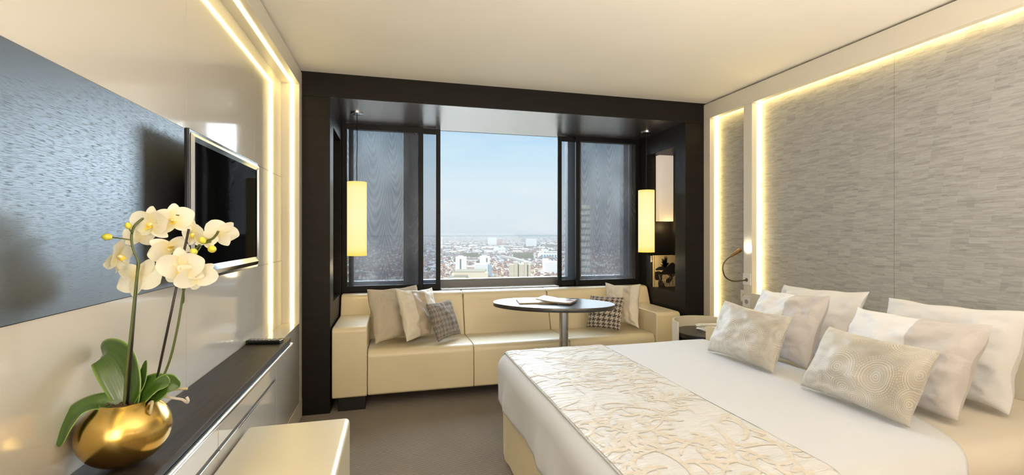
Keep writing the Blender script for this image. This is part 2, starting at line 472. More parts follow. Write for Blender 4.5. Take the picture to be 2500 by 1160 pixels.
def townfn(g):
    co = g.coord()
    v = g.n('ShaderNodeTexVoronoi', {'Vector': g.scale(co, (.055, .03, 1)), 'Scale': 1.}).outputs['Color']
    r = g.xyz(v)[0]
    n = g.noise(g.scale(co, (.0022, .0016, 1)), 1, 3)
    town = g.ramp(r, [(0, (.34, .26, .24)), (.3, (.55, .40, .34)), (.5, (.44, .42, .36)), (.7, (.70, .62, .54)), (.9, (.92, .9, .86))])
    green = g.mix(g.noise(g.scale(co, (.02, .01, 1)), 1, 2), (.20, .22, .12), (.46, .44, .34))
    return g.mix(g.maprange(n, .5, .58), town, green)
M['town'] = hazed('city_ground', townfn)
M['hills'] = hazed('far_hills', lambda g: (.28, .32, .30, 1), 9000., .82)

# ------------------------------------------------------------------ camera, world, light
cam = bpy.data.cameras.new('camera'); co = bpy.data.objects.new('camera', cam); COL.objects.link(co)
co.location = (0, 0, 1.293); co.rotation_euler = (pi / 2, 0, -radians(14.42))
cam.sensor_width = 36; cam.lens = 1120 / 2500 * 36; cam.shift_y = -9 / 2500
cam.clip_start = .02; cam.clip_end = 60000
scene.camera = co

w = bpy.data.worlds.new('sky'); scene.world = w; w.use_nodes = True
nt = w.node_tree; nt.nodes.clear()
def wn(t, **k):
    n = nt.nodes.new(t)
    for a, b in k.items(): setattr(n, a, b)
    return n
tc = wn('ShaderNodeTexCoord'); sp = wn('ShaderNodeSeparateXYZ'); nt.links.new(tc.outputs['Generated'], sp.inputs[0])
rp = wn('ShaderNodeValToRGB'); mr = wn('ShaderNodeMapRange')
mr.inputs[1].default_value = -.1; mr.inputs[2].default_value = .4
nt.links.new(sp.outputs[2], mr.inputs[0]); nt.links.new(mr.outputs[0], rp.inputs[0])
els = [(0, (.70, .72, .72)), (.20, (.74, .82, .89)), (.28, (.78, .86, .93)), (.42, (.76, .88, .97)), (.55, (.62, .82, .98)), (.66, (.46, .72, .97)), (1, (.24, .52, .90))]
while len(rp.color_ramp.elements) < len(els): rp.color_ramp.elements.new(.5)
for e, (p, c) in zip(rp.color_ramp.elements, els): e.position = p; e.color = (*c, 1)
# thin cirrus
mp = wn('ShaderNodeMapping'); mp.inputs['Scale'].default_value = (1.5, 1.5, 11); mp.inputs['Rotation'].default_value = (0, .12, 0)
nt.links.new(tc.outputs['Generated'], mp.inputs[0])
nz = wn('ShaderNodeTexNoise'); nz.inputs['Scale'].default_value = 2.2; nz.inputs['Detail'].default_value = 4; nz.inputs['Distortion'].default_value = .6
nt.links.new(mp.outputs[0], nz.inputs[0])
mr2 = wn('ShaderNodeMapRange'); mr2.inputs[1].default_value = .5; mr2.inputs[2].default_value = .8; mr2.inputs[4].default_value = .55
nt.links.new(nz.outputs[0], mr2.inputs[0])
mx = wn('ShaderNodeMix', data_type='RGBA'); nt.links.new(mr2.outputs[0], mx.inputs[0]); nt.links.new(rp.outputs[0], mx.inputs[6]); mx.inputs[7].default_value = (.88, .93, .97, 1)
bg = wn('ShaderNodeBackground'); bg.inputs[1].default_value = 1.0; nt.links.new(mx.outputs[2], bg.inputs[0])
wo = wn('ShaderNodeOutputWorld'); nt.links.new(bg.outputs[0], wo.inputs[0])

def lamp(name, typ, loc, direction, energy, color, **k):
    l = bpy.data.lights.new(name, typ); l.energy = energy; l.color = color
    for a, b in k.items(): setattr(l, a, b)
    o = bpy.data.objects.new(name, l); COL.objects.link(o); o.location = loc
    o.rotation_euler = Vector(direction).to_track_quat('-Z', 'Y').to_euler(); return o
lamp('window_sky_glow', 'SUN', (1, 8, 6), (-.15, -.95, -.30), 15.0, (.80, .90, 1.), angle=radians(76))  # wide added lamp standing in for brighter sky glow through the window
lamp('afternoon_sun', 'SUN', (0, -8, 8), (.45, .8, -.42), 2.1, (1, .93, .82), angle=radians(1.5))
lamp('rear_fill_light', 'AREA', (-.1, -.9, 2.2), (.5, .75, -.45), 6, (1, .90, .78), shape='RECTANGLE', size=1.2, size_y=.8)  # added soft fill from behind the camera
lamp('ceiling_fill_light', 'AREA', (1.35, -.4, 1.2), (0.0, .25, 1), 108, (1, .90, .80), shape='RECTANGLE', size=2.4, size_y=.8)  # added upward fill that brightens the ceiling

lamp('bed_foot_fill_light', 'AREA', (-.42, -.5, 1.3), (.66, .75, -.12), 22, (1, .88, .72), shape='RECTANGLE', size=.9, size_y=.9)  # added fill from the left to brighten the foot side of the bed
scene.view_settings.view_transform = 'Standard'
scene.view_settings.look = 'None'
scene.view_settings.exposure = 0
scene.cycles.use_denoising = True
scene.cycles.use_adaptive_sampling = True; scene.cycles.adaptive_threshold = .03
scene.cycles.max_bounces = 8; scene.cycles.diffuse_bounces = 4; scene.cycles.glossy_bounces = 4
scene.cycles.transparent_max_bounces = 12
scene.cycles.sample_clamp_indirect = 6

# ------------------------------------------------------------------ room shell
XL, XG, XR, YB, H = -.6335, -.747, 2.665, 3.524, 2.45
YF = -1.6
struct(MB().box(-1.2, 3.1, YF - .2, 4.6, -.1, 0).build('floor', M['carpet']))
struct(MB().box(-1.2, 3.1, YF - .2, YB + .05, H, H + .1).build('ceiling', M['ceiling']))
struct(MB().box(-1.2, 3.1, YF - .15, YF, 0, H).build('wall_front', M['front_wall']))
# glossy cream wall in butt-jointed panels with hairline seams
b = MB()
cols = [YF, -.6, .68, 1.951, 2.815, 3.437]; rows = [.0, 1.11, 1.681, 2.333]
for i in range(5):
    for j in range(3):
        b.box(XG - .012, XG, cols[i] + .001, cols[i + 1] - .001, rows[j] + .0012, rows[j + 1] - .0012)
b.box(XG - .10, XG - .010, YF, 3.45, 0, 2.34, 1).box(-1.15, XG - .10, YF - .1, YB + .1, 0, 2.5, 1)
struct(b.build('wall_left', [M['cream_gloss'], M['seam']]))
b = MB()
b.box(XG - .1, XL, YF, YB, 2.331, 2.436).box(XG - .1, XL, 3.437, YB, 0, 2.331)
struct(b.build('trim_1', M['cream_frame'], bevel=.002))
b = MB().box(XG, XL - .0005, 2.803, 3.437, .0, .675)
struct(b.build('trim_2', M['cream_gloss'], bevel=.0015))
b = MB().box(XL - .001, XL + .002, 2.803, 3.522, .0, .128)
struct(b.build('baseboard_left', M['cream_frame'], bevel=.001))
# right wall
struct(MB().box(2.75, 2.9, 1.983, YB, .0, 2.436).box(2.75, 2.9, YF, 1.981, .0, 2.436).box(2.753, 2.9, 1.97, 1.99, 0, 2.43).box(2.80, 3.05, YF - .1, YB + .1, 0, 2.5).build('wall_right', M['wallpaper']))
b = MB()
b.box(XR, 2.71, YF, YB, 2.302, 2.436).box(XR, 2.71, 3.442, YB, 0, 2.302).box(XR, 2.71, 2.957, 3.044, 0, 2.302)
b.box(2.71, 2.75, YF, YB, 2.34, 2.436).box(2.71, 2.75, 3.455, YB, 0, 2.34).box(2.71, 2.75, 2.97, 3.03, 0, 2.34)
struct(b.build('trim_3', M['cream_frame'], bevel=.002))

def strip(name, segs, m, label):
    t = thing(name, segs[0][0::2], label, 'light strip')
    for s in segs: MB().box(*s).build('led_segment', m, t)
strip('light_strip', [(-.690, -.669, YF + .02, 3.435, 2.3285, 2.3305), (-.690, -.669, 3.434, 3.4365, .676, 2.328)], M['led_left'], 'glowing light strip bordering the glossy cream wall with the television')
strip('light_strip', [(2.724, 2.747, YF + .02, 2.96, 2.322, 2.336), (2.724, 2.747, 2.958, 2.968, .845, 2.32)], M['led_right'], 'glowing light strip above and beside the wide wallpapered headboard recess')
strip('light_strip', [(2.724, 2.747, 3.05, 3.44, 2.322, 2.336), (2.724, 2.747, 3.444, 3.454, .05, 2.32)], M['led_right'], 'glowing light strip in the narrow wall recess next to the dark timber frame')
tag(MB().box(XR - .012, 2.745, YF + .02, 2.955, .0, .838).build('headboard_panel', M['cream_frame'], bevel=.003), 'low cream headboard panel under the wide wallpapered recess', 'headboard')

# dark timber alcove around the window
AL, AR, YW = -.446, 2.479, 4.44
b = MB()
b.box(XL - .02, XR + .02, YB, YB + .012, 2.2765, 2.452).box(XL - .3, XR + .3, YB + .012, YB + .12, 2.44, 2.6)
b.box(XL - .01, AL, YB, YB + .09, 0, 2.2755).box(AR, XR + .01, YB, YB + .09, 0, 2.2755)
struct(b.build('trim_4', M['wood_frame'], bevel=.0012))
struct(MB().box(XL - .3, XR + .3, YB + .011, 4.385, 2.276, 2.6).box(XL - .3, XR + .3, 4.385, 4.5, 2.31, 2.6).build('ceiling_alcove', M['wood_ceiling']))
def side(name, xa, s, y0, y1, z0, z1, d):
    a = lambda p, q: (min(xa + s * p, xa + s * q), max(xa + s * p, xa + s * q))
    b = MB()
    b.box(*a(0, d), YB + .09, y0, 0, 2.276).box(*a(0, d), y1, YW, 0, 2.276)
    b.box(*a(0, d), y0, y1, 0, z0).box(*a(0, d), y0, y1, z1, 2.276).box(*a(d, d + .05), YB + .09, YW, 0, 2.276)
    return struct(b.build(name, M['wood_frame']))
side('wall_alcove_left', AL, -1, 3.70, 4.24, .78, 2.10, .25)
side('wall_alcove_right', AR, 1, 3.675, 4.17, .765, 2.087, .27)
struct(MB().box(AL, AR, 4.36, 4.56, 0, .755).build('wall_back', M['front_wall']))
b = MB().box(AL + .001, AR - .001, 4.285, 4.56, .755, .772)
struct(b.build('trim_5', M['frame_black'], bevel=.002))

# window with mullions and panes
wf = MB()
YG = 4.47
wf.box(AL, AR, YG - .03, YG + .06, .772, .853).box(AL, AR, YG - .03, YG + .06, 2.30, 2.6)
for x0, x1 in ((AL, AL + .02), (.086, .23), (1.736, 1.885), (2.37, AR)): wf.box(x0, x1, YG - .03, YG + .06, .853, 2.30)
win = struct(wf.build('window_1', M['alu_frame'], bevel=.004))
for x0, x1 in ((AL + .02, .086), (.23, 1.736), (1.885, 2.37)):
    MB().box(x0, x1, YG + .012, YG + .018, .853, 2.30).build('window_pane', M['glass'], win)
MB().box(.426, 1.584, 4.29, YG - .031, .7722, .7765).build('window_sill', M['white_plastic'], win)

# sliding sheer screens
def screen(x0, x1, y, mm, label):
    t = thing('sliding_screen', ((x0 + x1) / 2, y, .773), label, 'window screen', 'sliding window screens')
    z0, z1, sw = .773, 2.274, .042
    f = MB()
    f.box(x0, x0 + sw, y - .012, y + .012, z0, z1).box(x1 - sw, x1, y - .012, y + .012, z0, z1)
    f.box(x0 + sw, x1 - sw, y - .012, y + .012, z0, z0 + .055).box(x0 + sw, x1 - sw, y - .012, y + .012, z1 - .05, z1)
    f.build('screen_frame', M['frame_black'], t, bevel=.0015)
    MB().add([(x0 + sw, y, z0 + .055), (x1 - sw, y, z0 + .055), (x1 - sw, y, z1 - .05), (x0 + sw, y, z1 - .05)], [(0, 1, 2, 3)]).build('screen_mesh', mm, t)
screen(-.445, .261, 4.305, M['mesh_front'], 'front dark framed sheer screen on the left, its mesh rippled with moire')
screen(-.392, .422, 4.345, M['mesh_back'], 'rear dark framed sheer screen on the left, reaching further toward the clear pane')
screen(1.766, 2.478, 4.305, M['mesh_front_b'], 'front dark framed sheer screen on the right, behind the hanging lamp')
screen(1.588, 2.42, 4.345, M['mesh_back'], 'rear dark framed sheer screen on the right, edging the clear pane')

# ------------------------------------------------------------------ left wall objects
tag(MB().box(XG, XG + .004, YF + .01, 1.951, 1.111, 1.68).build('wood_wall_panel', M['wood_panel'], bevel=.0008), 'long dark stained oak panel on the cream wall, behind the television edge', 'wall panel')

t = thing('television', (-.70, 2.14, 1.13), 'flat black television with a shiny silver bezel mounted on the left wall', 'television')
TY0, TY1, TZ0, TZ1, TX = 1.745, 2.543, 1.128, 1.647, -.66
MB().box(TX - .016, TX, TY0, TY1, TZ0, TZ1).build('casing', M['black_gloss'], t, bevel=.004)
MB().box(XG + .02, TX - .016, TY0 + .16, TY1 - .12, TZ0 + .08, TZ1 - .08).build('rear_housing', M['black_matt'], t, bevel=.01)
MB().box(XG + .004, XG + .02, 2.0, 2.3, 1.28, 1.5).build('wall_bracket', M['black_matt'], t)
b = MB()
ir = [(TY0 + .012, TZ0 + .012), (TY1 - .012, TZ0 + .012), (TY1 - .012, TZ1 - .012), (TY0 + .012, TZ1 - .012)]
ii = [(TY0 + .034, TZ0 + .052), (TY1 - .022, TZ0 + .052), (TY1 - .022, TZ1 - .04), (TY0 + .034, TZ1 - .04)]
vs = [(TX + .0005, *p) for p in ir] + [(TX + .009, a + (c - a) * .45, d + (e - d) * .45) for (a, d), (c, e) in zip(ir, ii)] + [(TX + .001, *p) for p in ii]
b.add(vs, [(i + 4 * k, (i + 1) % 4 + 4 * k, (i + 1) % 4 + 4 * k + 4, i + 4 * k + 4) for k in (0, 1) for i in range(4)])
tag(b.build('bezel', M['chrome'], t), 'shiny silver bezel')
MB().box(TX - .002, TX + .0015, TY0 + .034, TY1 - .022, TZ0 + .052, TZ1 - .04).build('screen', M['screen'], t)

# console under the television
t = thing('console_cabinet', (-.69, 1.0, 0), 'white handleless drawer cabinet running low along the left wall', 'cabinet')
MB().box(XG + .001, XL - .02, .0, 2.80, .06, .669).box(XG + .001, XL - .05, .02, 2.79, 0, .06).build('body', M['cream_gloss'], t)
for y0, y1 in ((.002, .960), (.964, 1.925), (1.929, 2.800)):
    for z0, z1 in ((.497, .655), (.065, .478)):
        d = MB().box(XL - .02, XL, y0, y1, z0, z1).build('drawer', M['cream_gloss'], t, bevel=.0015)
        MB().box(XL - .018, XL + .0045, y0 + .002, y1 - .002, z1 + .001, z1 + .008).build('handle', M['alu'], d, bevel=.001)
t = thing('worktop', (-.65, 1.4, .67), 'long dark oak shelf with a silver front edge on the white drawer cabinet', 'shelf top')
MB().box(XG + .001, -.551, .0, 2.755, .698, .720).build('board', M['wood_top'], t, bevel=.0015)
MB().box(XG + .001, -.556, .0, 2.75, .670, .698).build('underside', M['black_matt'], t)
tag(MB().box(-.556, -.541, .0, 2.762, .675, .693).build('edge_profile', M['alu'], t, bevel=.006, seg=3), 'rounded silver metal edge')

# remote control
t = thing('remote_control', (-.66, 2.66, .72), 'black remote control lying at the far end of the dark console shelf', 'remote control')
def rot_box(b, c, L, W, z0, z1, ang, mi=0):
    ca, sa = cos(ang), sin(ang)
    return b.obox((c[0], c[1], (z0 + z1) / 2), (ca * L / 2, sa * L / 2, 0), (-sa * W / 2, ca * W / 2, 0), (0, 0, (z1 - z0) / 2), mi)
ra = radians(-13); rc = (-.655, 2.645)
rot_box(MB(), rc, .175, .045, .7205, .740, ra).build('body', M['black_gloss'], t, bevel=.004)
b = MB()
for i in range(7):
    for j in range(3):
        px, py = -.06 + i * .02, -.013 + j * .013
        rot_box(b, (rc[0] + px * cos(ra) - py * sin(ra), rc[1] + px * sin(ra) + py * cos(ra)), .011, .007, .739, .7425, ra)
b.build('keypad', M['grey_plastic'], t)

# ------------------------------------------------------------------ orchid
PX, PY, PZ = -.648, 1.346, .7203
Fv = Vector((sin(radians(14.42)), cos(radians(14.42)), 0)); Rv = Vector((cos(radians(14.42)), -sin(radians(14.42)), 0)); Uv = Vector((0, 0, 1))
def op(a, h, d=0.):
    """plant space: a to the right as seen from the bed, h above the shelf, d deeper toward the window"""
    return Vector((PX, PY, PZ)) + Rv * a + Uv * h + Fv * d
t = thing('potted_orchid', (PX, PY, PZ), 'white and yellow orchid with two stems in a round gold pot', 'potted plant')
prof = [(.0, .0015), (.016, .0)]
for k in range(3, 34):
    a = -pi / 2 + pi * k / 40
    prof.append((.096 * cos(a) ** .95 if cos(a) > 0 else 0, .084 + .084 * sin(a)))
rt, zt = prof[-1]
prof += [(rt - .003, zt + .003), (rt - .007, zt), (rt - .004, zt - .02), (.06, .1)]
pot = MB().lathe(prof, (PX, PY, PZ), 64).build('pot', M['gold'], t, smooth=True)
MB().lathe([(.0, .137), (.03, .138), (.052, .134), (.06, .12)], (PX, PY, PZ), 24).build('soil', M['bark'], t, smooth=True)
b = MB(); rr = random.Random(3)
for k in range(26):
    a, r_ = rr.uniform(0, 6.28), rr.uniform(.005, .05)
    c = (PX + r_ * cos(a), PY + r_ * sin(a), PZ + .142 + rr.uniform(0, .008))
    v = Vector((rr.uniform(-1, 1), rr.uniform(-1, 1), rr.uniform(-.4, .4))).normalized()
    w_ = v.orthogonal().normalized()
    b.obox(c, v * .009, w_ * .005, v.cross(w_) * .003)
b.build('bark_chips', M['bark'], t)
def leaf_mesh(name, pts, wid, normal, cup=.25):
    path = smooth_path(pts, 8); n = len(path); normal = Vector(normal).normalized()
    P = []
    for i, p in enumerate(path):
        tn = (path[min(i + 1, n - 1)] - path[max(i - 1, 0)]).normalized()
        sd = tn.cross(normal).normalized(); nn = sd.cross(tn)
        s_ = i / (n - 1)
        ww = wid * (max(0, sin(pi * min(1, s_ * .94 + .05))) ** .62) * (1.0 if s_ < .6 else 1 - .1 * (s_ - .6))
        row = []
        for j in range(9):
            q = -1 + j / 4
            row.append(p + sd * ww * q + nn * (cup * ww * (q * q) - .1 * ww * exp(-(q * 5) ** 2)))
        P.append(row)
    o = MB().grid(P).build(name, M['leaf'], t, smooth=True)
    so = o.modifiers.new('thick', 'SOLIDIFY'); so.thickness = .0016
    return o
leaf_mesh('leaf', [op(.012, .13, 0), op(-.005, .19, .01), op(-.035, .245, .02), op(-.072, .268, .03), op(-.10, .258, .05)], .046, -Fv + Uv * .45 + Rv * .15, .35)
leaf_mesh('leaf', [op(.005, .14, .0), op(-.036, .161, -.025), op(-.062, .153, -.055), op(-.068, .124, -.08), op(-.067, .087, -.097)], .031, Uv * .75 - Fv * .75 - Rv * .25, .2)
leaf_mesh('leaf', [op(.01, .135, .01), op(.028, .16, .012), op(.05, .185, .016), op(.072, .195, .02), op(.092, .19, .024)], .030, Uv * .6 - Fv, .25)
leaf_mesh('leaf', [op(.03, .14, .015), op(.062, .17, .02), op(.09, .192, .025), op(.114, .182, .03)], .027, Uv * .35 - Fv, .25)
leaf_mesh('leaf', [op(.005, .14, .01), op(.022, .18, .015), op(.034, .215, .02), op(.030, .25, .03)], .022, -Fv + Rv * -.5, .3)
S1 = smooth_path([op(.004, .12, -.01), op(.012, .22, -.012), op(.022, .33, -.01), op(.033, .46, -.006), op(.037, .50, -.005), op(.028, .535, -.01), op(.024, .57, -.01), op(.030, .60, 0), op(.06, .625, .02), op(.11, .62, .035)], 6)
MB().tube(S1, .0030, 8).build('stem', M['stem'], t, smooth=True)
S2 = smooth_path([op(.048, .145, .02), op(.085, .24, .03), op(.104, .33, .035), op(.116, .42, .04), op(.132, .50, .04), op(.155, .545, .045), op(.185, .56, .05), op(.20, .58, .05)], 6)
MB().tube(S2, .0030, 8).build('stem', M['stem'], t, smooth=True)
MB().tube(smooth_path([op(.116, .395, .038), op(.124, .41, .03), op(.128, .45, .02), op(.13, .50, .005)], 5), .0024, 8).build('stem', M['stem'], t, smooth=True)
MB().tube([op(.006, .12, -.004), op(.034, .505, -.002)], .0031, 8).build('stake', M['stake'], t, smooth=True)
MB().tube([op(.047, .14, .024), op(.134, .585, .034)], .0031, 8).build('stake', M['stake'], t, smooth=True)
b = MB()
b.lathe([(.0, 0), (.006, .001), (.007, .006), (.004, .012), (0, .013)], op(.116, .51, .035), 12)
b.tube([op(.09, .515, .035), op(.10, .525, .035), op(.12, .515, .035), op(.135, .52, .03), op(.15, .505, .03)], [.004, .007, .004, .007, .003], 8)
b.build('stem_clip', M['black_gloss'], t, smooth=True)
for pts, m in (([op(.055, .150, .02), op(.075, .166, .03), op(.095, .172, .04), op(.12, .170, .05)], 'root'), ([op(.06, .16, .03), op(.085, .15, .04), op(.105, .142, .05), op(.122, .136, .045), op(.128, .144, .04), op(.124, .152, .04)], 'root_pale'),
               ([op(-.04, .135, .01), op(-.062, .14, .02), op(-.066, .16, .02), op(-.055, .168, .02), op(-.03, .175, .02)], 'root'), ([op(-.035, .14, 0), op(-.02, .15, .01), op(-.04, .165, .015)], 'root'),
               ([op(.058, .148, .0), op(.075, .158, -.01), op(.08, .145, -.02), op(.078, .132, -.02)], 'root')):
    MB().tube(smooth_path(pts, 5), .0034, 8).build('aerial_root', M[m], t, smooth=True)
def petal_grid(c, out, nrm, L, W, curl, rnd=.6):
    out, nrm = out.normalized(), nrm.normalized(); sd = out.cross(nrm)
    P = []; N = 11
    for i in range(N):
        s_ = i / (N - 1)
        ww = W * (sin(pi * min(1, .06 + .94 * s_ ** .8)) ** rnd) if i < N - 1 else W * .3
        row = []
        for j in range(7):
            q = -1 + j / 3
            row.append(c + out * L * (s_ + .04 * (1 - q * q) * s_) + sd * ww * q + nrm * (curl * L * (s_ * s_) + .16 * ww * q * q - .02 * L * sin(s_ * 7 + q * 2)))
        P.append(row)
    return P
def flower(c, nrm, up, size, parent):
    nrm = nrm.normalized(); up = (up - nrm * up.dot(nrm)).normalized(); rt_ = up.cross(nrm)
    b = MB(); rr = random.Random(int(1e5 * abs(c.x + c.z)))
    for a, L, W, cu, off in ((90, .95, .36, -.12, -.02), (212, .95, .36, -.12, -.02), (328, .95, .36, -.12, -.02), (18, 1.05, .58, .04, .02), (162, 1.05, .58, .04, .02)):
        a = radians(a + rr.uniform(-6, 6)); d = rt_ * cos(a) + up * sin(a)
        b.grid(petal_grid(c + nrm * off * size * .4, d + nrm * .05, nrm, L * size * .52, W * size * .52, cu + rr.uniform(-.05, .08), .42))
    o = b.build('flower', M['petal'], parent, smooth=True)
    l = MB()
    l.grid(petal_grid(c + nrm * size * .04 - up * size * .02, nrm * .7 - up * .7, up + nrm * .3, size * .22, size * .09, .3))
    for s_ in (-1, 1):
        l.grid(petal_grid(c + nrm * size * .03, nrm * .8 + rt_ * s_ * .5 + up * .1, rt_ * -s_, size * .15, size * .08, .3))
    l.build('lip', M['lip'], o, smooth=True)
    k = MB().tube([c, c + nrm * size * .06 + up * size * .03, c + nrm * size * .13 + up * size * .01], [size * .03, size * .045, size * .03], 8)
    k.build('flower_column', M['column'], o, smooth=True)
for (a, h, d, n_, u_, s_) in (
    (-.004, .515, -.02, (.75, .25, -.15), (.0, .3, 1.), .096), (.018, .565, .025, (-.7, .3, .2), (0, 0, 1), .062),
    (.012, .470, .02, (.1, .9, -.2), (.2, 0, -1), .098), (.058, .595, .01, (-.1, -1, -.12), (.1, 0, 1), .082), (.100, .605, .03, (.25, -1, .1), (-.1, 0, 1), .080),
    (.078, .535, .04, (.9, -.4, -.2), (.2, 0, -1), .080), (.142, .570, .045, (-.35, -.9, -.1), (0, .2, 1), .068), (.168, .555, .05, (.1, -.9, .3), (.3, 0, 1), .05),
    (.200, .572, .06, (-.5, .4, .4), (.8, 0, .6), .075), (.142, .488, .0, (.15, -1, -.15), (-.1, 0, 1), .090), (.165, .470, .015, (.6, -.5, -.3), (.1, 0, -1), .078)):
    flower(op(a, h, d), Rv * n_[0] + Fv * n_[1] + Uv * n_[2], Rv * u_[0] + Fv * u_[1] + Uv * u_[2], s_ * 1.13, t)
def bud(c, d, L, r_, st):
    d = d.normalized()
    pts = [c + d * L * k / 8 for k in range(9)]
    o = MB().tube(pts, [max(.0004, r_ * sin(pi * (k / 8 * .93 + .05)) ** .7) for k in range(9)], 12).build('bud', M['bud'], t, smooth=True)
    MB().tube([c, st], .0016, 6).build('pedicel', M['stem'], o, smooth=True)
bud(op(-.006, .5645, -.03), -Rv + Uv * .05, .026, .0085, op(.027, .557, -.01))
bud(op(.027, .585, -.02), Rv * .1 + Uv * .8 - Fv * .5, .018, .0075, op(.026, .572, -.01))
bud(op(.176, .548, .03), Uv * .8 - Fv * .6, .021, .0085, op(.182, .552, .05))
bud(op(.186, .535, .035), Rv * .9 - Fv * .5 + Uv * -.1, .026, .0095, op(.178, .545, .05))
bud(op(.161, .520, .02), Uv * .7 - Fv * .6, .020, .0085, op(.157, .54, .045))

# ------------------------------------------------------------------ ottoman
t = thing('ottoman', (-.41, 1.78, 0), 'low cream leather bench standing against the white drawer cabinet', 'ottoman')
MB().box(-.622, -.196, 1.25, 2.236, .05, .45).build('cushion_block', M['leather'], t, bevel=.022, seg=5)
MB().box(-.60, -.23, 1.28, 2.20, .0, .055).build('plinth', M['black_matt'], t)

# ------------------------------------------------------------------ sofa
t = thing('sofa', (1.0, 3.9, 0), 'long cream leather three-seat sofa built into the window alcove', 'sofa')
ybk = 4.28
sx = [-.190, .602, 1.400, 2.187]
for i in range(3):
    x0, x1 = sx[i] + .002, sx[i + 1] - .002
    pr = roundpoly([(3.525, .102), (3.535, .432), (4.06, .412), (4.06, .102)], [.018, .055, .01, .01], 8)
    MB().prism(pr, x0, x1).build('seat', M['leather'], t, bevel=.006, seg=3)
    x0, x1 = (AL + .01 if i == 0 else sx[i] + .002), (AR - .01 if i == 2 else sx[i + 1] - .002)
    pr = roundpoly([(4.00, .40), (4.135, .772), (ybk, .772), (ybk, .40)], [.01, .055, .04, .01], 8)
    MB().prism(pr, x0 if i else x0, x1).build('back_cushion', M['leather'], t, bevel=.014, seg=4)
for nm, x0, x1 in (('armrest', AL + .012, sx[0] - .002), ('armrest', sx[3] + .002, AR - .055)):
    pr = roundpoly([(3.515, .102), (3.515, .612), (4.12, .612), (4.12, .102)], [.015, .035, .01, .01], 6)
    MB().prism(pr, x0, x1).build(nm, M['leather'], t, bevel=.018, seg=4)
for i in range(1, 3):
    MB().box(sx[i] - .0035, sx[i] + .0035, 3.545, 4.03, .12, .41).build('seat_seam', M['stitch'], t)
    MB().box(sx[i] - .0035, sx[i] + .0035, 4.12, 4.22, .43, .75).build('back_seam', M['stitch'], t)
for i in (0, 3):
    MB().box(sx[i] - .003, sx[i] + .003, 3.545, 4.03, .12, .41).build('seat_seam', M['stitch'], t)
for x0, x1 in ((-.395, -.205), (2.20, 2.39)):
    MB().box(x0, x1, 3.545, 3.66, 0, .104).build('leg', M['black_matt'], t, bevel=.003)
MB().box(-.40, 2.39, 3.85, 4.25, 0, .4).build('base', M['black_matt'], t)

# ------------------------------------------------------------------ pillows and cushions
def pillow(name, mat, BL, BR, TR, TL, T, label, cat, group=None, pinch=.06, wr=.006, seed=0, power=.42, sag=0., push=0.):
    BL, BR, TR, TL = map(Vector, (BL, BR, TR, TL))
    q_ = (BR - BL).cross(TL - BL).normalized() * push; BL, BR, TR, TL = BL + q_, BR + q_, TR + q_, TL + q_
    N = 36
    nrm = (BR - BL).cross(TL - BL).normalized()
    ux = (BR - BL).normalized(); uy = (TL - BL).normalized()
    b = MB()
    for side_ in (1, -1):
        P = []
        for i in range(N + 1):
            u = -cos(pi * i / N) * .5 + (-1 + 2 * i / N) * .5
            row = []
            for j in range(N + 1):
                v = -cos(pi * j / N) * .5 + (-1 + 2 * j / N) * .5
                pu = u * (1 - pinch * (1 - v * v) * abs(u) ** 3); pv = v * (1 - pinch * 1.3 * (1 - u * u) * abs(v) ** 3)
                s_, r_ = (pu + 1) / 2, (pv + 1) / 2
                p = BL * (1 - s_) * (1 - r_) + BR * s_ * (1 - r_) + TR * s_ * r_ + TL * (1 - s_) * r_
                e = max(0, (1 - u * u) * (1 - v * v))
                th = T * .5 * e ** power * (1 - sag * v)
                q = Vector((u * 2.2 + seed * 7.1, v * 2.2 + seed, side_ * 3.))
                wv = mnoise.noise(q * 1.3) * wr * 2 + mnoise.noise(q * 3.1) * wr
                # creases running in from the corners
                ang = math.atan2(abs(v) - 1.05, abs(u) - 1.05)
                wv += wr * .9 * sin(ang * 22 + seed) * (abs(u * v)) ** 2
                wv *= min(1, e * 5)
                p = p + nrm * side_ * (th + wv)
                # fluttering rim
                rim = max(abs(u), abs(v)) ** 14
                p = p + nrm * rim * wr * .6 * sin((u - v) * 6 + seed) + uy * rim * wr * .2 * sin(u * 9 + seed * 2) + ux * rim * wr * .2 * sin(v * 8 + seed)
                row.append(p)
            P.append(row)
        if side_ < 0:
            P = P[::-1]
        b.grid(P)
        if side_ < 0:
            k0 = len(b.f) - N * N
            for k in range(k0, len(b.f)): b.uv[k] = [(1 - a, c) for a, c in b.uv[k]]
    o = b.build(name, mat, None, smooth=True)
    return tag(o, label, cat, group)
SG = 'cushions on the sofa'
pillow('throw_cushion', M['linen'], (-.150, 3.655, .445), (.265, 4.0, .437), (.175, 4.15, .835), (-.225, 3.83, .842), .16, 'large plain beige linen cushion leaning at the left sofa arm', 'cushion', SG, .07, .011, 1, push=.02)
pillow('throw_cushion', M['stripe_left'], (.062, 3.66, .440), (.370, 3.90, .437), (.285, 4.04, .812), (-.020, 3.78, .842), .12, 'cream cushion with a tan stripe between the beige and grey cushions', 'cushion', SG, .08, .009, 2, push=.05)
pillow('throw_cushion', M['hound_grey'], (.310, 3.60, .440), (.520, 3.85, .438), (.440, 3.95, .722), (.226, 3.71, .728), .095, 'small grey houndstooth cushion with raised texture on the left seat', 'cushion', SG, .07, .007, 3, push=.03)
pillow('throw_cushion', M['stripe_right'], (1.975, 3.97, .438), (2.138, 3.70, .445), (2.235, 3.84, .826), (1.99, 4.08, .822), .12, 'off-white cushion with a satin stripe against the right sofa arm', 'cushion', SG, .12, .010, 4, push=.02)
pillow('throw_cushion', M['hound_dark'], (1.705, 3.90, .438), (1.925, 3.67, .443), (2.02, 3.76, .722), (1.79, 3.99, .716), .10, 'small brown and white houndstooth cushion on the right seat', 'cushion', SG, .05, .003, 5)

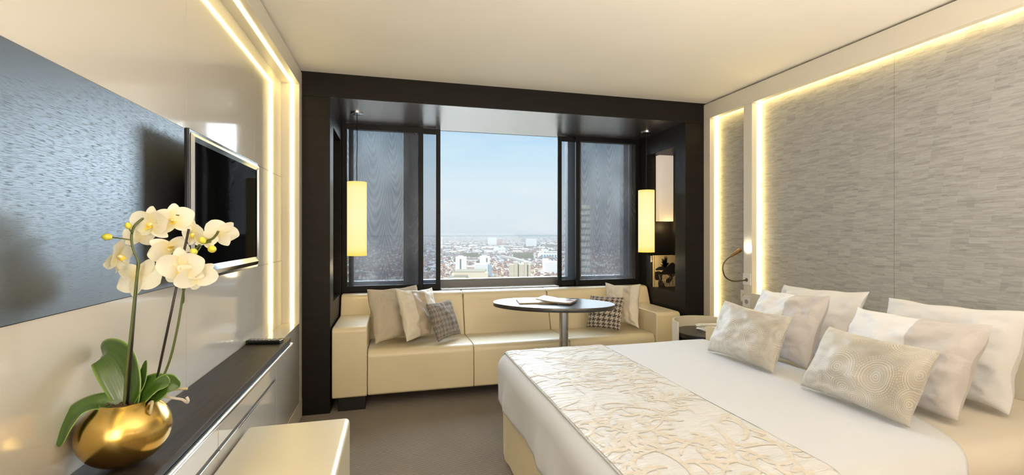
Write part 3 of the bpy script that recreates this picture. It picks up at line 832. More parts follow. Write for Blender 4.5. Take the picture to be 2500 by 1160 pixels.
# ------------------------------------------------------------------ table
TCX, TCY, TA, TBm, TT = 1.2153, 3.428, .480, .286, -.445
t = thing('pedestal_table', (1.29, 3.39, 0), 'oval dark table on a steel pedestal in front of the sofa', 'table')
MB().lathe([(0, .719), (.994, .719), (1.0, .7215), (1.0, .7475), (.994, .75), (0, .75)], (TCX, TCY, 0), 96, 0, TA, TBm, TT).build('tabletop', [M['table_top']], t, smooth='auto')
MB().lathe([(0, .02), (.036, .02), (.036, .715), (.075, .717), (.075, .7195), (0, .7195)], (1.292, 3.392, 0), 40).build('pole', M['steel'], t, smooth='auto')
MB().lathe([(0, 0), (.20, 0), (.20, .012), (.19, .02), (0, .022)], (1.292, 3.36, 0), 48).build('base', M['steel'], t, smooth='auto')
def mag(name, cx, cy, ang, w_, h_, z, lift, mats, label, cover=None):
    t = thing(name, (cx, cy, z), label, 'magazine')
    ca, sa = cos(ang), sin(ang)
    def at(x, y, zz): return (cx + x * ca - y * sa, cy + x * sa + y * ca, z + zz)
    P = [[at(-w_ + 2 * w_ * i / 12, -h_ / 2 + h_ * j / 6, .010 + lift * (i / 12) ** 2 * 0 + lift * max(0, 1 - i / 9) ** 2) for j in range(7)] for i in range(13)]
    Q = [[(p[0], p[1], p[2] - .0095) for p in row] for row in P]
    b = MB().grid(P)
    b.grid(Q[::-1])
    rim = []
    top = [P[i][0] for i in range(13)] + [P[12][j] for j in range(1, 7)] + [P[i][6] for i in range(11, -1, -1)] + [P[0][j] for j in range(5, 0, -1)]
    n = len(top); bo = [(p[0], p[1], p[2] - .0095) for p in top]
    b.add(top + bo, [(i, n + i, n + (i + 1) % n, (i + 1) % n) for i in range(n)], 1)
    b.build('pages', mats, t)
    return t
def cover_mat():
    g = G('magazine_cover'); uv = g.coord('UV'); u, v, _ = g.xyz(uv)
    n = g.noise(uv, 4.5, 2, .5, .8)
    c = g.mix(g.maprange(n, .52, .54), (.80, .78, .80), (.40, .38, .46))
    d = g.m('ADD', g.m('POWER', g.m('SUBTRACT', u, .82), 2), g.m('POWER', g.m('SUBTRACT', v, .55), 2))
    c = g.mix(g.m('LESS_THAN', d, .028), c, (.52, .24, .20))
    d2 = g.m('ADD', g.m('POWER', g.m('SUBTRACT', u, .78), 2), g.m('MULTIPLY', g.m('POWER', g.m('SUBTRACT', v, .75), 2), 2))
    c = g.mix(g.m('LESS_THAN', d2, .008), c, (.03, .03, .05))
    return g.done(g.pbr(c, .25))
M['mag_cover'] = cover_mat()
M['paper'] = plain('cream_paper', (.80, .76, .68), .6)
M['page_edge'] = plain('page_edges', (.34, .27, .16), .7)
mag('magazine', 1.10, 3.50, radians(-8), .15, .22, .7502, 0, [M['paper'], M['page_edge']], 'pale closed magazine lying flat, lower one on the oval table')
mag('magazine', 1.245, 3.42, radians(-38), .14, .20, .7605, .018, [M['mag_cover'], M['page_edge']], 'glossy magazine with a pictured cover on top of the pale one')

# ------------------------------------------------------------------ bed
BX0, BX1, BY0, BY1, BZ = .600, 2.648, 1.02, 2.675, .585
t = thing('bed', (1.6, 1.85, 0), 'wide double bed with a pleated cream skirt and greige fitted sheet', 'bed')
def skirt_pts(n, z0, z1, off):
    pts = []
    x0, x1, y0, y1, r_ = BX0 + .02 - off, BX1 - .02, BY0 + .02 - off, BY1 - .02 + off, .04
    base = roundpoly([(x0, y0), (x1, y0), (x1, y1), (x0, y1)], [r_, .005, .005, r_], 5)
    dense = []
    for i in range(len(base)):
        a, c = Vector(base[i]), Vector(base[(i + 1) % len(base)])
        k = max(1, int((c - a).length / .02))
        dense += [a + (c - a) * q / k for q in range(k)]
    return dense
dn = skirt_pts(0, 0, .3, 0)
P = []
for zi in range(5):
    z = .005 + .30 * zi / 4
    row = []
    N = len(dn)
    for i in range(N + 1):
        p = dn[i % N]; q = dn[(i + 1) % N] - dn[i - 1]; nn = Vector((q.y, -q.x)).normalized()
        wv = .006 * mnoise.noise(Vector((p.x * 6, p.y * 6, z))) + (.012 * max(0, sin(i * .11)) ** 24)
        o_ = p + nn * wv * (1 - zi / 5)
        row.append((o_.x, o_.y, z))
    P.append(row)
MB().grid(P).build('bed_skirt', M['skirt'], t, smooth=True)
MB().box(BX0 + .03, BX1 - .02, BY0 + .03, BY1 - .03, .10, .30).build('base', M['skirt'], t)
MB().box(BX0 + .02, BX1, BY0 + .02, BY1 - .02, .29, BZ + .002).build('mattress', M['sheet_grey'], t, bevel=.09, seg=6)
for x in (BX0 + .15, BX1 - .15):
    for y in (BY0 + .15, BY1 - .15): MB().lathe([(.03, 0), (.03, .1)], (x, y, 0), 16).build('leg', M['black_matt'], t)

def fold(x, y, r_, x0, y0, y1, ztop, hmax=9):
    """lay a cloth point over the bed: beyond the edge it rounds over radius r_ and hangs"""
    ox = min(0, x - (x0 + r_)); oy = y - (y1 - r_) if y > y1 - r_ else min(0, y - (y0 + r_))
    cx, cy = max(x, x0 + r_), min(max(y, y0 + r_), y1 - r_)
    d = hypot(ox, oy)
    if d < 1e-9: return Vector((x, y, ztop)), 0., Vector((0, 0, 0))
    dr = Vector((ox / d, oy / d, 0)); d = min(d, hmax)
    if d < r_ * pi / 2:
        a = d / r_; return Vector((cx, cy, ztop)) + dr * r_ * sin(a) - Vector((0, 0, r_ * (1 - cos(a)))), 0., dr
    k = d - r_ * pi / 2
    return Vector((cx, cy, ztop)) + dr * r_ - Vector((0, 0, r_ + k)), k, dr
def sheet(name, mat, xa, xb, drop, off, label, cat, xend=None, nx=90, ny=120, wr=1., hang=True, sides=True, r_=.095):
    x0, y0, y1 = BX0 - .012 - off, BY0 - .012 - off, BY1 + .012 + off
    P = []
    for i in range(nx + 1):
        row = []
        for j in range(ny + 1):
            y = y0 + r_ - drop + (y1 - y0 - 2 * r_ + 2 * drop) * j / ny
            e = xb if xend is None else xb - xend(y)
            x = xa + (e - xa) * i / nx
            p, k, dr = fold(x, y, r_, x0, y0, y1, BZ + .012 + off, drop)
            if k > 0:
                s_ = mnoise.noise(Vector((p.x * 3.2, p.y * 3.2, 5.))) + .5 * mnoise.noise(Vector((p.x * 9, p.y * 9, p.z * 3)))
                p = p + dr * (wr * (.010 + .030 * s_) * min(1, k / .12)) + Vector((0, 0, .010 * s_))
            else:
                p.z += wr * .003 * mnoise.noise(Vector((x * 3, y * 3, 1.7)))
            row.append(p)
        P.append(row)
    o = MB().grid(P).build(name, mat, None, smooth=True)
    md = o.modifiers.new('thick', 'SOLIDIFY'); md.thickness = .003 if name == 'duvet' else .005; md.offset = -1
    return tag(o, label, cat)
sheet('duvet', M['sheet_white'], BX0 + .083 - .325, 1.97, .325, .004, 'smooth white duvet spread over the bed under the patterned runner', 'duvet', xend=lambda y: .22 * exp(-max(0, y - 1.0) / .22) + .06 * sin(y * 2.4))
rn = sheet('bed_runner', M['runner'], .628, 1.252, .20, .0098, 'ivory and gold scroll patterned runner across the foot of the bed', 'bed runner', nx=60, ny=150, wr=1.)
emb = MB(); er = random.Random(5)
RX0, RX1, RYa, RYb = .628, 1.252, 1.0, 2.68
def on_runner(x, y):
    off = .0098
    p, k, dr = fold(x, y, .095, BX0 - .012 - off, BY0 - .012 - off, BY1 + .012 + off, BZ + .012 + off, .20)
    if k == 0: p.z += .003 * mnoise.noise(Vector((x * 3, y * 3, 1.7)))
    else: p = p + dr * .012
    return p + Vector((0, 0, .0012))
def ribbon(pts, wid):
    n = len(pts); L = []; 
    for i in range(n):
        tx, ty = pts[min(i + 1, n - 1)][0] - pts[max(i - 1, 0)][0], pts[min(i + 1, n - 1)][1] - pts[max(i - 1, 0)][1]
        d = hypot(tx, ty) or 1; nx, ny = -ty / d, tx / d; w_ = wid[i]
        row = []
        for q in (-1, 0, 1):
            x = min(max(pts[i][0] + nx * w_ * q, RX0 + .006), RX1 - .006); y = pts[i][1] + ny * w_ * q
            p = on_runner(x, y)
            if q == 0: p.z += min(.0014, w_ * .15)
            row.append(p)
        L.append(row)
    emb.grid(L)
def scroll(x, y, a, size, turn, wmax):
    pts = []; px, py = x, y; n = 46
    for i in range(n):
        s_ = i / (n - 1); pts.append((px, py))
        a += turn * (.02 + .30 * s_ ** 1.7); step = size * (1 - .62 * s_) / n * 2.2
        px += cos(a) * step; py += sin(a) * step
        if i in (12, 20, 28) and size > .16:
            # leaf lobes curling off the stem
            b_ = a - turn * 1.1; lp = []; lx, ly = px, py
            for k in range(14):
                lp.append((lx, ly)); b_ += turn * -.13 if i != 20 else turn * .16
                lx += cos(b_) * size * .03; ly += sin(b_) * size * .03
            ribbon(lp, [wmax * 1.25 * sin(pi * (k + .4) / 14) ** .8 for k in range(14)])
    ribbon(pts, [wmax * (.25 + .75 * sin(pi * min(1, .1 + i / n * .95)) ** 1.2) * (1.5 if i > n - 8 else 1) * (.4 if i == n - 1 else 1) for i in range(n)])
yy = RYa - .12; k = 0
while yy < RYb + .1:
    for xc_ in (.70, .84, .98, 1.12, 1.22):
        sgn = 1 if (k % 2) else -1
        scroll(xc_ + er.uniform(-.05, .05), yy + er.uniform(-.05, .05), er.uniform(0, 6.28), er.uniform(.15, .28), sgn * er.uniform(.8, 1.15), er.uniform(.006, .0115)); k += 1
    yy += .105
emb.build('scroll_embroidery', M['embroidery'], rn, smooth=True)

PG = 'bed pillows'
pillow('pillow', M['pillow_white'], (2.33, 2.43, .60), (2.25, 1.88, .60), (2.44, 1.885, .985), (2.44, 2.43, .965), .17, 'plain white pillow at the wall behind the far white and greige pillow', 'pillow', PG, .06, .011, 6)
pillow('pillow', M['pillow_white'], (2.33, 1.76, .60), (2.262, 1.215, .604), (2.42, 1.235, .99), (2.42, 1.765, .972), .18, 'large plain white pillow leaning on the wall nearest the photographer', 'pillow', PG, .06, .012, 7)
pillow('pillow', M['pillow_two'], (2.02, 2.33, .604), (2.03, 1.88, .608), (2.16, 1.862, .975), (2.17, 2.32, .955), .16, 'white pillow with a greige end behind the far lumbar cushion', 'pillow', PG, .06, .010, 8)
pillow('pillow', M['pillow_two'], (2.00, 1.72, .604), (1.99, 1.215, .604), (2.13, 1.19, .955), (2.13, 1.70, .945), .17, 'white pillow with a greige end behind the nearer lumbar cushion', 'pillow', PG, .06, .011, 9)
pillow('lumbar_cushion', M['medallion'], (1.775, 2.315, .612), (1.797, 1.855, .612), (1.885, 1.83, .885), (1.875, 2.29, .905), .13, 'small medallion patterned lumbar cushion on the far half of the bed', 'cushion', 'lumbar cushions on the bed', .06, .005, 10)
pillow('lumbar_cushion', M['medallion'], (1.765, 1.675, .612), (1.752, 1.212, .612), (1.852, 1.178, .884), (1.852, 1.608, .886), .13, 'medallion patterned lumbar cushion nearest the front edge of the bed', 'cushion', 'lumbar cushions on the bed', .06, .005, 11)

# ------------------------------------------------------------------ bedside
NX, NY, NR = 2.27, 2.98, .235
t = thing('bedside_table', (NX, NY, 0), 'round black bedside table wrapped in a curved cream shell', 'bedside table')
MB().lathe([(0, .528), (.214, .528), (.216, .531), (.216, .556), (.213, .559), (0, .559)], (NX, NY, 0), 56).build('table_top', M['black_top'], t, smooth='auto')
MB().lathe([(.15, .0), (.19, .0), (.19, .528), (.0, .528)], (NX, NY, 0), 40).build('drum', M['black_matt'], t, smooth='auto')
def shell(a0, a1, z1):
    b = MB(); n = 48
    ri, ro = NR - .012, NR + .003
    vs = []
    for k in range(n + 1):
        a = radians(a0 + (a1 - a0) * k / n)
        for r_, z in ((ri, .0), (ro, .0), (ro, z1), (ri, z1)): vs.append((NX + r_ * cos(a), NY + r_ * sin(a), z))
    fs = [(4 * k + i, 4 * k + (i + 1) % 4, 4 * k + 4 + (i + 1) % 4, 4 * k + 4 + i) for k in range(n) for i in range(4)]
    fs += [(0, 1, 2, 3), tuple(4 * n + i for i in (3, 2, 1, 0))]
    return b.add(vs, fs).build('shell', M['shell'], t, smooth='auto')
shell(-127, 178, .638)
t = thing('telephone', (2.33, 3.0, .5595), 'white telephone with a coiled cord on the black bedside table top', 'telephone')
rot_box(MB(), (2.335, 3.0), .16, .12, .5597, .582, radians(-20)).build('base', M['white_plastic'], t, bevel=.006)
b = MB(); rot_box(b, (2.33, 3.03), .17, .032, .590, .606, radians(-20)); rot_box(b, (2.258, 3.055), .036, .04, .583, .597, radians(-20)); rot_box(b, (2.398, 3.005), .036, .04, .583, .597, radians(-20))
b.build('handset', M['white_plastic'], t, bevel=.005)
pts = []
for k in range(160):
    s_ = k / 159; a = s_ * 2 * pi * 13
    c = Vector((2.235 - .012 * sin(s_ * 3), 3.03 - .13 * s_, .571 + .010 * sin(s_ * 3)))
    pts.append(c + Vector((cos(a) * .009, 0, sin(a) * .009)))
MB().tube(pts, .0024, 6).build('coil_cord', M['chrome'], t, smooth=True)

# reading lamp
t = thing('reading_lamp', (2.66, 3.0, .96), 'bronze gooseneck reading lamp on a white wall plate above the pillows', 'lamp')
MB().box(2.654, 2.665, 2.963, 3.04, .895, .985).build('wall_plate', M['white_plastic'], t, bevel=.003)
gp = smooth_path([(2.655, 3.0, .934), (2.615, 3.0, .93), (2.54, 3.005, .927), (2.475, 3.01, .955), (2.448, 3.01, 1.01), (2.452, 3.01, 1.06), (2.485, 3.008, 1.10), (2.515, 3.006, 1.118)], 8)
MB().tube(gp, .0052, 10).build('gooseneck', M['gooseneck'], t, smooth=True)
MB().tube([(2.645, 3.0, .935), (2.655, 3.0, .935)], [.006, .016], 14).build('collar', M['gooseneck'], t, smooth=True)
hd = Vector((.085, -.006, .050)); h0 = Vector((2.512, 3.006, 1.117))
h = MB().tube([h0, h0 + hd * .15, h0 + hd * .95, h0 + hd], [.007, .009, .017, .0165], 20, cap=False).build('lamp_head', M['copper'], t, smooth=True)
MB().tube([h0 + hd * .90, h0 + hd * .93], [.014, .014], 16).build('bulb', M['bulb'], h)
lamp('reading_light', 'SPOT', tuple(h0 + hd * 1.05), (.085, -.006, .030), 0.5, (1, .9, .72), spot_size=radians(95), spot_blend=.6, shadow_soft_size=.01)
for i, (y, z, x, lb) in enumerate(((3.12, .79, 2.75, 'white socket plate inside the narrow wall recess above the cushion'), (3.0, .765, XR, 'white socket plate on the cream post below the reading lamp'))):
    t = thing('wall_socket', (x, y, z), lb, 'socket')
    MB().box(x - .012, x, y - .042, y + .042, z - .045, z + .045).build('plate', M['white_plastic'], t, bevel=.003)
    MB().lathe([(.0, 0), (.018, 0), (.018, .002), (0, .002)], (0, 0, 0), 20).build('insert', M['grey_plastic'], t)
    o = [c for c in bpy.data.objects if c.parent == t and c.name.startswith('insert')][0]
    o.matrix_parent_inverse = Matrix(); o.location = (-.0135, 0, 0); o.rotation_euler = (0, pi / 2, 0)

# ------------------------------------------------------------------ pendants
def pendant(x, y, label):
    t = thing('pendant_lamp', (x, y, 1.115), label, 'pendant lamp', 'pendant lamps in the window alcove')
    MB().lathe([(0, 2.2765), (.05, 2.2765), (.05, 2.268), (.046, 2.266), (0, 2.266)], (x, y, 0), 36).build('canopy', M['alu'], t, smooth='auto')
    MB().tube([(x, y, 2.27), (x + .002, y, 2.0), (x - .002, y, 1.85), (x, y, 1.70)], .0032, 8).build('cord', M['black_matt'], t, smooth=True)
    MB().lathe([(.0765, 1.115), (.0765, 1.714), (.0745, 1.714), (.0745, 1.115)], (x, y, 0), 48).build('lamp_shade', M['shade'], t, smooth='auto')
    MB().lathe([(0, 1.700), (.0742, 1.700), (.0742, 1.704), (0, 1.704)], (x, y, 0), 32).build('lamp_cap', M['black_matt'], t)
    MB().lathe([(0, 1.118), (.0742, 1.118), (.0742, 1.121), (0, 1.121)], (x, y, 0), 32).build('diffuser', M['shade'], t)
    l = lamp('pendant_glow', 'POINT', (x, y - .0, 1.02), (0, 0, -1), 1.2, (1, .78, .4), shadow_soft_size=.06)
pendant(-.292, 3.928, 'glowing cylinder pendant lamp hanging by the left screen above the cushions')
pendant(2.365, 3.976, 'glowing cylinder pendant lamp hanging at the right, beside the niche with books')

# ------------------------------------------------------------------ niche contents
tag(MB().box(2.585, 2.745, 4.10, 4.165, 1.42, 2.086).build('niche_light_box', M['lightbox'], bevel=.002), 'pale glowing light box in the dark niche above the books', 'light box')
lamp('niche_glow', 'POINT', (2.69, 4.06, 1.36), (0, 0, -1), 1.1, (1, .70, .32), shadow_soft_size=.03)
# book with a pictured cover, standing
t = thing('book', (2.63, 4.08, .765), 'cream covered fashion book with dark palm shapes standing in the niche', 'book')
bx0, bx1, by, bz0, bz1 = 2.502, 2.742, 4.060, .7655, 1.078
M['book_cover'] = plain('book_cover_cream', (.72, .56, .30), .45)
M['ink'] = plain('dark_ink', (.022, .016, .014), .5)
M['ink_grey'] = plain('grey_ink', (.10, .085, .07), .5)
MB().box(bx0 + .003, bx1 - .004, by + .003, by + .027, bz0 + .004, bz1 - .004).build('pages', M['paper'], t)
cv = MB().box(bx0, bx1, by, by + .003, bz0, bz1).box(bx0, bx1, by + .027, by + .030, bz0, bz1).box(bx0, bx0 + .003, by, by + .03, bz0, bz1).build('cover', M['book_cover'], t)
W_, H_ = bx1 - bx0, bz1 - bz0
def C(u, v): return (bx0 + u * W_, by - .0006, bz0 + v * H_)
b = MB()
def blob(pts): b.poly([C(*p) for p in pts])
# spiky plume, leaning torso and dark lower-left block
for k in range(9):
    a = radians((28, 40, 74, 84, 95, 112, 124, 138, 168)[k]); L = (.20, .18, .30, .34, .33, .27, .30, .24, .22)[k]
    c0 = (.52, .66); tip = (c0[0] + L * 1.05 * cos(a), c0[1] + L * .95 * sin(a)); wd = .06
    blob([(c0[0] - wd * sin(a), c0[1] + wd * cos(a)), (c0[0] + wd * sin(a), c0[1] - wd * cos(a)), (tip[0] + .012, tip[1]), (tip[0] - .012, tip[1])])
blob([(.06, .57), (.20, .63), (.42, .66), (.62, .76), (.56, .60), (.40, .52), (.22, .53), (.08, .52)])
blob([(.30, .44), (.44, .54), (.70, .70), (.80, .76), (.92, .76), (.98, .70), (.97, .56), (.98, .42), (.96, .34), (.80, .30), (.60, .38), (.40, .38)])
blob([(.03, .48), (.20, .50), (.36, .46), (.40, .38), (.36, .20), (.05, .22), (.02, .30)])
blob([(.20, .20), (.36, .20), (.44, .12), (.52, .0), (.20, .0), (.18, .1)])
blob([(.56, .24), (.80, .32), (.93, .34), (.86, .24), (.74, .12), (.62, .10), (.55, .16)])
b.build('cover_picture', M['ink'], cv)
# Didone capitals drawn stroke by stroke
def glyph(ch):
    S, s_ = .26, .06
    r = []
    def bar(x0, y0, x1, y1): r.append([(x0, y0), (x1, y0), (x1, y1), (x0, y1)])
    def diag(x0, x1, w_): r.append([(x0, 1), (x0 + w_, 1), (x1 + w_, 0), (x1, 0)])
    def ell(a0=0, a1=360):
        n = 28
        for k in range(n):
            p = [radians(a0 + (a1 - a0) * q / n) for q in (k, k + 1)]
            o = [(.5 + .5 * cos(q), .5 + .52 * sin(q)) for q in p]; i_ = [(.5 + .26 * cos(q), .5 + .48 * sin(q)) for q in p]
            r.append([o[0], o[1], i_[1], i_[0]])
    if ch == 'V': diag(0, .42, S); r.append([(.92, 1), (.98, 1), (.6, 0), (.54, 0)]); bar(-.08, .96, .34, 1); bar(.78, .96, 1.1, 1)
    if ch == 'O': ell()
    if ch == 'G': ell(40, 330); bar(.72, 0.05, .95, .42); bar(.6, .40, 1.05, .45)
    if ch == 'U': bar(.05, .15, .05 + S, 1); bar(.85, .15, .91, 1); ell(180, 360); bar(-.06, .96, .42, 1); bar(.72, .96, 1.04, 1)
    if ch == 'E': bar(.08, 0, .08 + S, 1); bar(0, .95, .85, 1); bar(0, 0, .9, .05); bar(.3, .48, .65, .53); bar(.8, .75, .86, 1); bar(.84, 0, .9, .28)
    if ch == 'M': bar(0, 0, .06, 1); diag(.02, .42, .2); r.append([(1.0, 1), (1.06, 1), (.52, 0), (.46, 0)]); bar(.92, 0, 1.16, 1)
    if ch == 'D': bar(.05, 0, .05 + S, 1); ell(-90, 90); bar(.05, .95, .5, 1.01); bar(.05, -.01, .5, .05)
    if ch == 'L': bar(.08, 0, .08 + S, 1); bar(0, .95, .45, 1); bar(0, 0, .85, .05); bar(.79, 0, .85, .3)
    if ch == 'S':
        ell(60, 270); ell(-90, 0); bar(.25, .46, .75, .56)
    return r
def word(txt, u0, v0, gw, gh, gap, mat, nm):
    b = MB(); u = u0
    for ch in txt:
        for q in glyph(ch): b.poly([(bx0 + (u + x * gw) * W_, by - .0012, bz0 + (v0 + y * gh) * H_) for x, y in q])
        u += gw + gap
    return b.build(nm, mat, cv)
M['letter_tan'] = plain('tan_letters', (.40, .30, .18), .5)
word('VOGUE', .20, .225, .125, .165, .035, M['letter_tan'], 'title_lettering')
word('MODEL', .22, .03, .120, .16, .035, M['ink_grey'], 'title_lettering')
# tall black book with white lettering on its spine
t = thing('book', (2.49, 4.1, .765), 'tall black book with white lettering high on its spine, left of the cream one', 'book')
MB().box(2.4815, 2.4995, 4.096, 4.166, .7655, 1.075).build('pages', M['paper'], t)
c2 = MB().box(2.481, 2.5005, 4.093, 4.096, .7655, 1.08).box(2.4795, 2.481, 4.093, 4.168, .7655, 1.08).build('cover', M['black_matt'], t)
FNT = {'F': ['111', '100', '110', '100', '100'], 'A': ['010', '101', '111', '101', '101'], 'S': ['111', '100', '111', '001', '111'], 'H': ['101', '101', '111', '101', '101'], 'I': ['111', '010', '010', '010', '111'], 'O': ['111', '101', '101', '101', '111'], 'N': ['101', '111', '111', '111', '101']}
b = MB()
for r_, row in enumerate(('FA', 'SHI', 'ON')):
    n = len(row); cw = .018 / n
    for i, ch in enumerate(row):
        for yy, line in enumerate(FNT[ch]):
            for xx, c in enumerate(line):
                if c == '1':
                    x0 = 2.4815 + i * cw + xx * cw * .3; z1 = 1.072 - r_ * .021 - yy * .0037
                    b.poly([(x0, 4.0925, z1 - .0037), (x0 + cw * .3, 4.0925, z1 - .0037), (x0 + cw * .3, 4.0925, z1), (x0, 4.0925, z1)])
b.build('spine_lettering', M['white_plastic'], c2)
t = MB().lathe([(0, .0005), (.016, .0005), (.020, .012), (.018, .012), (.014, .003), (0, .003)], (2.60, 3.80, .765), 24).build('glass_dish', M['clear'], smooth=True)
tag(t, 'tiny clear glass dish on the niche floor before the cream book', 'dish')

# ------------------------------------------------------------------ the city far below
GZ = -108.
struct(MB().box(-9000, 22000, 160, 30000, GZ - 2, GZ).build('ground_city', M['town']))
P0 = []; P1 = []
for i in range(121):
    x = -9000 + i * 260
    h_ = 92 + 26 * mnoise.noise(Vector((x * .00035, 2.2, 0))) + 14 * mnoise.noise(Vector((x * .0016, 5.2, 0)))
    P0.append((x, 13500, GZ)); P1.append((x, 14500, GZ + h_ - 30))
struct(MB().grid([P0, P1]).build('hills', M['hills'], smooth=True))
TH = radians(14.42)
def city(u, dist):
    """a spot on the town plain by bearing (photo column) and distance"""
    xc = (u - 1250) / 1120; return (dist * (cos(TH) * xc + sin(TH)), dist * (-sin(TH) * xc + cos(TH)))
def top(v, dist): return 1.293 - (v - 571) / 1120 * dist
def mw(px, dist): return px / 1120 * dist
TAKEN = set()
def plot(x, y, ang, hw, hd, m=1.5):
    # the 8 m squares of the plain that a footprint covers
    hw += m; hd += m; out = set(); ca, sa = cos(ang), sin(ang)
    nu, nv = int(hw / 2.5) + 1, int(hd / 2.5) + 1
    for i in range(-nu, nu + 1):
        for j in range(-nv, nv + 1):
            p, q = hw * i / nu, hd * j / nv
            out.add((int((x + p * ca - q * sa) // 8), int((y + p * sa + q * ca) // 8)))
    return out
def bldg(name, u0, u1, v, dist, depth, mat, label, cat, extra=None, turn=0., group=None, base=GZ):
    x, y = city((u0 + u1) / 2, dist); wd = mw(u1 - u0, dist); zt_ = top(v, dist)
    t = thing(name, (x, y + depth / 2, base), label, cat, group)
    a = -TH + turn; ax = Vector((cos(a), sin(a), 0)); ay = Vector((-sin(a), cos(a), 0))
    c = Vector((x, y, 0)) + ay * depth / 2
    q_ = c + ax * wd * .06; TAKEN.update(plot(q_.x, q_.y, a, wd * .72 if name != 'warehouse' else wd * .52, depth * (.85 if name != 'warehouse' else .52), 3))
    def blk(nm, f0, f1, z0, z1, d0, d1, m):
        q = c + ax * wd * ((f0 + f1) / 2 - .5) + ay * depth * ((d0 + d1) / 2 - .5)
        return MB().obox((q.x, q.y, (z0 + z1) / 2), ax * wd * (f1 - f0) / 2, ay * depth * (d1 - d0) / 2, (0, 0, (z1 - z0) / 2)).build(nm, m, t)
    return t, blk, zt_
def simple(name, u0, u1, v, dist, depth, mat, label, cat='building', roof=None, turn=0., group=None, rh=2.):
    t, blk, z = bldg(name, u0, u1, v, dist, depth, mat, label, cat, turn=turn, group=group)
    blk('walls', 0, 1, GZ, z, 0, 1, mat); blk('roof', -.004, 1.004, z, z + rh, -.004, 1.004, roof or M['shed_white'])
    return t, blk, z
for u0, u1, v, d, s0, s1, lb in ((1112, 1137, 629, 1300, .42, .56, 'white residential tower with a dark vertical stripe, nearer the left screen'), (1171, 1195, 627, 1480, .66, .80, 'white residential tower with a dark vertical stripe, behind the white office block')):
    t, blk, z = simple('tower_block', u0, u1, v, d, 26, M['tower_white'], lb, 'tower block', group='white residential towers')
    blk('dark_stripe', s0, s1, GZ, z - 4, -.012, .01, M['dark_gap']); blk('roof_house', .25, .7, z + 1.5, z + 5, .3, .7, M['tower_white'])
t, blk, z = simple('office_block', 1158, 1191, 646, 1150, 30, M['office_white'], 'low white banded office block in front of the second white tower', 'office block')
blk('side_wing', 1.0, 1.28, GZ, z - 2, .1, 1, M['office_glass']); blk('roof_house', .78, 1.1, z, z + 4, .3, .8, M['office_white'])
t, blk, z = simple('exhibition_hall', 1108, 1183, 665, 820, 60, M['cream_hall'], 'large cream hall with an olive flat roof at the bottom of the view', 'hall', M['olive_roof'], rh=1.2)
blk('low_wing', .04, .42, GZ, z - 6, -.3, 0, M['cream_hall']); blk('canopy', .02, .44, z - 6, z - 5, -.34, 0, M['olive_roof']); blk('end_pier', .88, 1.1, GZ, z - .5, -.06, .3, M['cream_hall'])
t, blk, z = bldg('tan_tower', 1243, 1296, 646, 960, 28, None, 'tan high-rise block with two dark recesses at the centre of the view', 'tower block')
for f0, f1, up in ((0, .24, 0), (.22, .40, 5), (.455, .70, 0), (.68, .83, 5), (.88, 1., 0)): blk('slab', f0, f1, GZ, z + up, 0, 1, M['tan_block'])
for f0, f1 in ((.40, .455), (.83, .88)): blk('recess', f0, f1, GZ, z - 2, .12, .9, M['dark_gap'])
simple('brick_block', 1140, 1158, 652, 1210, 25, M['brick_block'], 'brown brick block between the white tower and the white office block')
t, blk, z = simple('arena', 1317, 1366, 622, 2050, 70, M['arena_glass'], 'long white arena with a row of blue glass bays and masts', 'arena', rh=4)
blk('white_end', -.06, .08, GZ, z + 4, -.02, .5, M['shed_white'])
for f in (.02, .2): blk('mast', f - .012, f + .012, z, z + 42, .4, .42, M['pole_white'])
simple('hospital_block', 1285, 1310, 584, 3600, 60, M['office_white'], 'pale slab block standing alone on the far right of the plain')
simple('hospital_block', 1191, 1212, 581, 4200, 60, M['office_white'], 'pale slab block near the horizon left of centre')
simple('hospital_block', 1214, 1226, 583, 4000, 60, M['brick_block'], 'reddish block beside the pale block near the horizon')
simple('grey_offices', 1331, 1368, 641, 1250, 40, M['office_white'], 'pale office block with strip windows beside the dark right screen frame', 'office block')
simple('grey_offices', 1326, 1340, 634, 1330, 30, M['tower_white'], 'slim pale block half behind the strip windowed office block', 'office block')
simple('banded_tower', 1378, 1440, 510, 260, 14, M['bands'], 'close banded tower seen through the right hand screens', 'tower block', turn=-.12)
simple('spire', 1077.5, 1079.5, 580, 3000, 8, M['pole_white'], 'thin white chimney tower by the left screen near the horizon', 'chimney')
cr = random.Random(11)
for u, d in ((1213, 2900), (1227, 2850)):
    x, y = city(u, d); TAKEN.update(plot(x, y, 0, 26, 26, 3))
    t = thing('storage_dome', (x, y, GZ), 'white rounded storage dome, the %s of the pair' % ('left one' if u < 1220 else 'right one'), 'dome', 'white domes')
    MB().lathe([(24 * cos(a * pi / 16), 30 * sin(a * pi / 16)) for a in range(9)], (x, y, GZ), 20).build('dome', M['shed_white'], t, smooth=True)
    MB().lathe([(25, 0), (25, 5), (24, 5)], (x, y, GZ), 20).build('drum', M['shed_wall'], t)
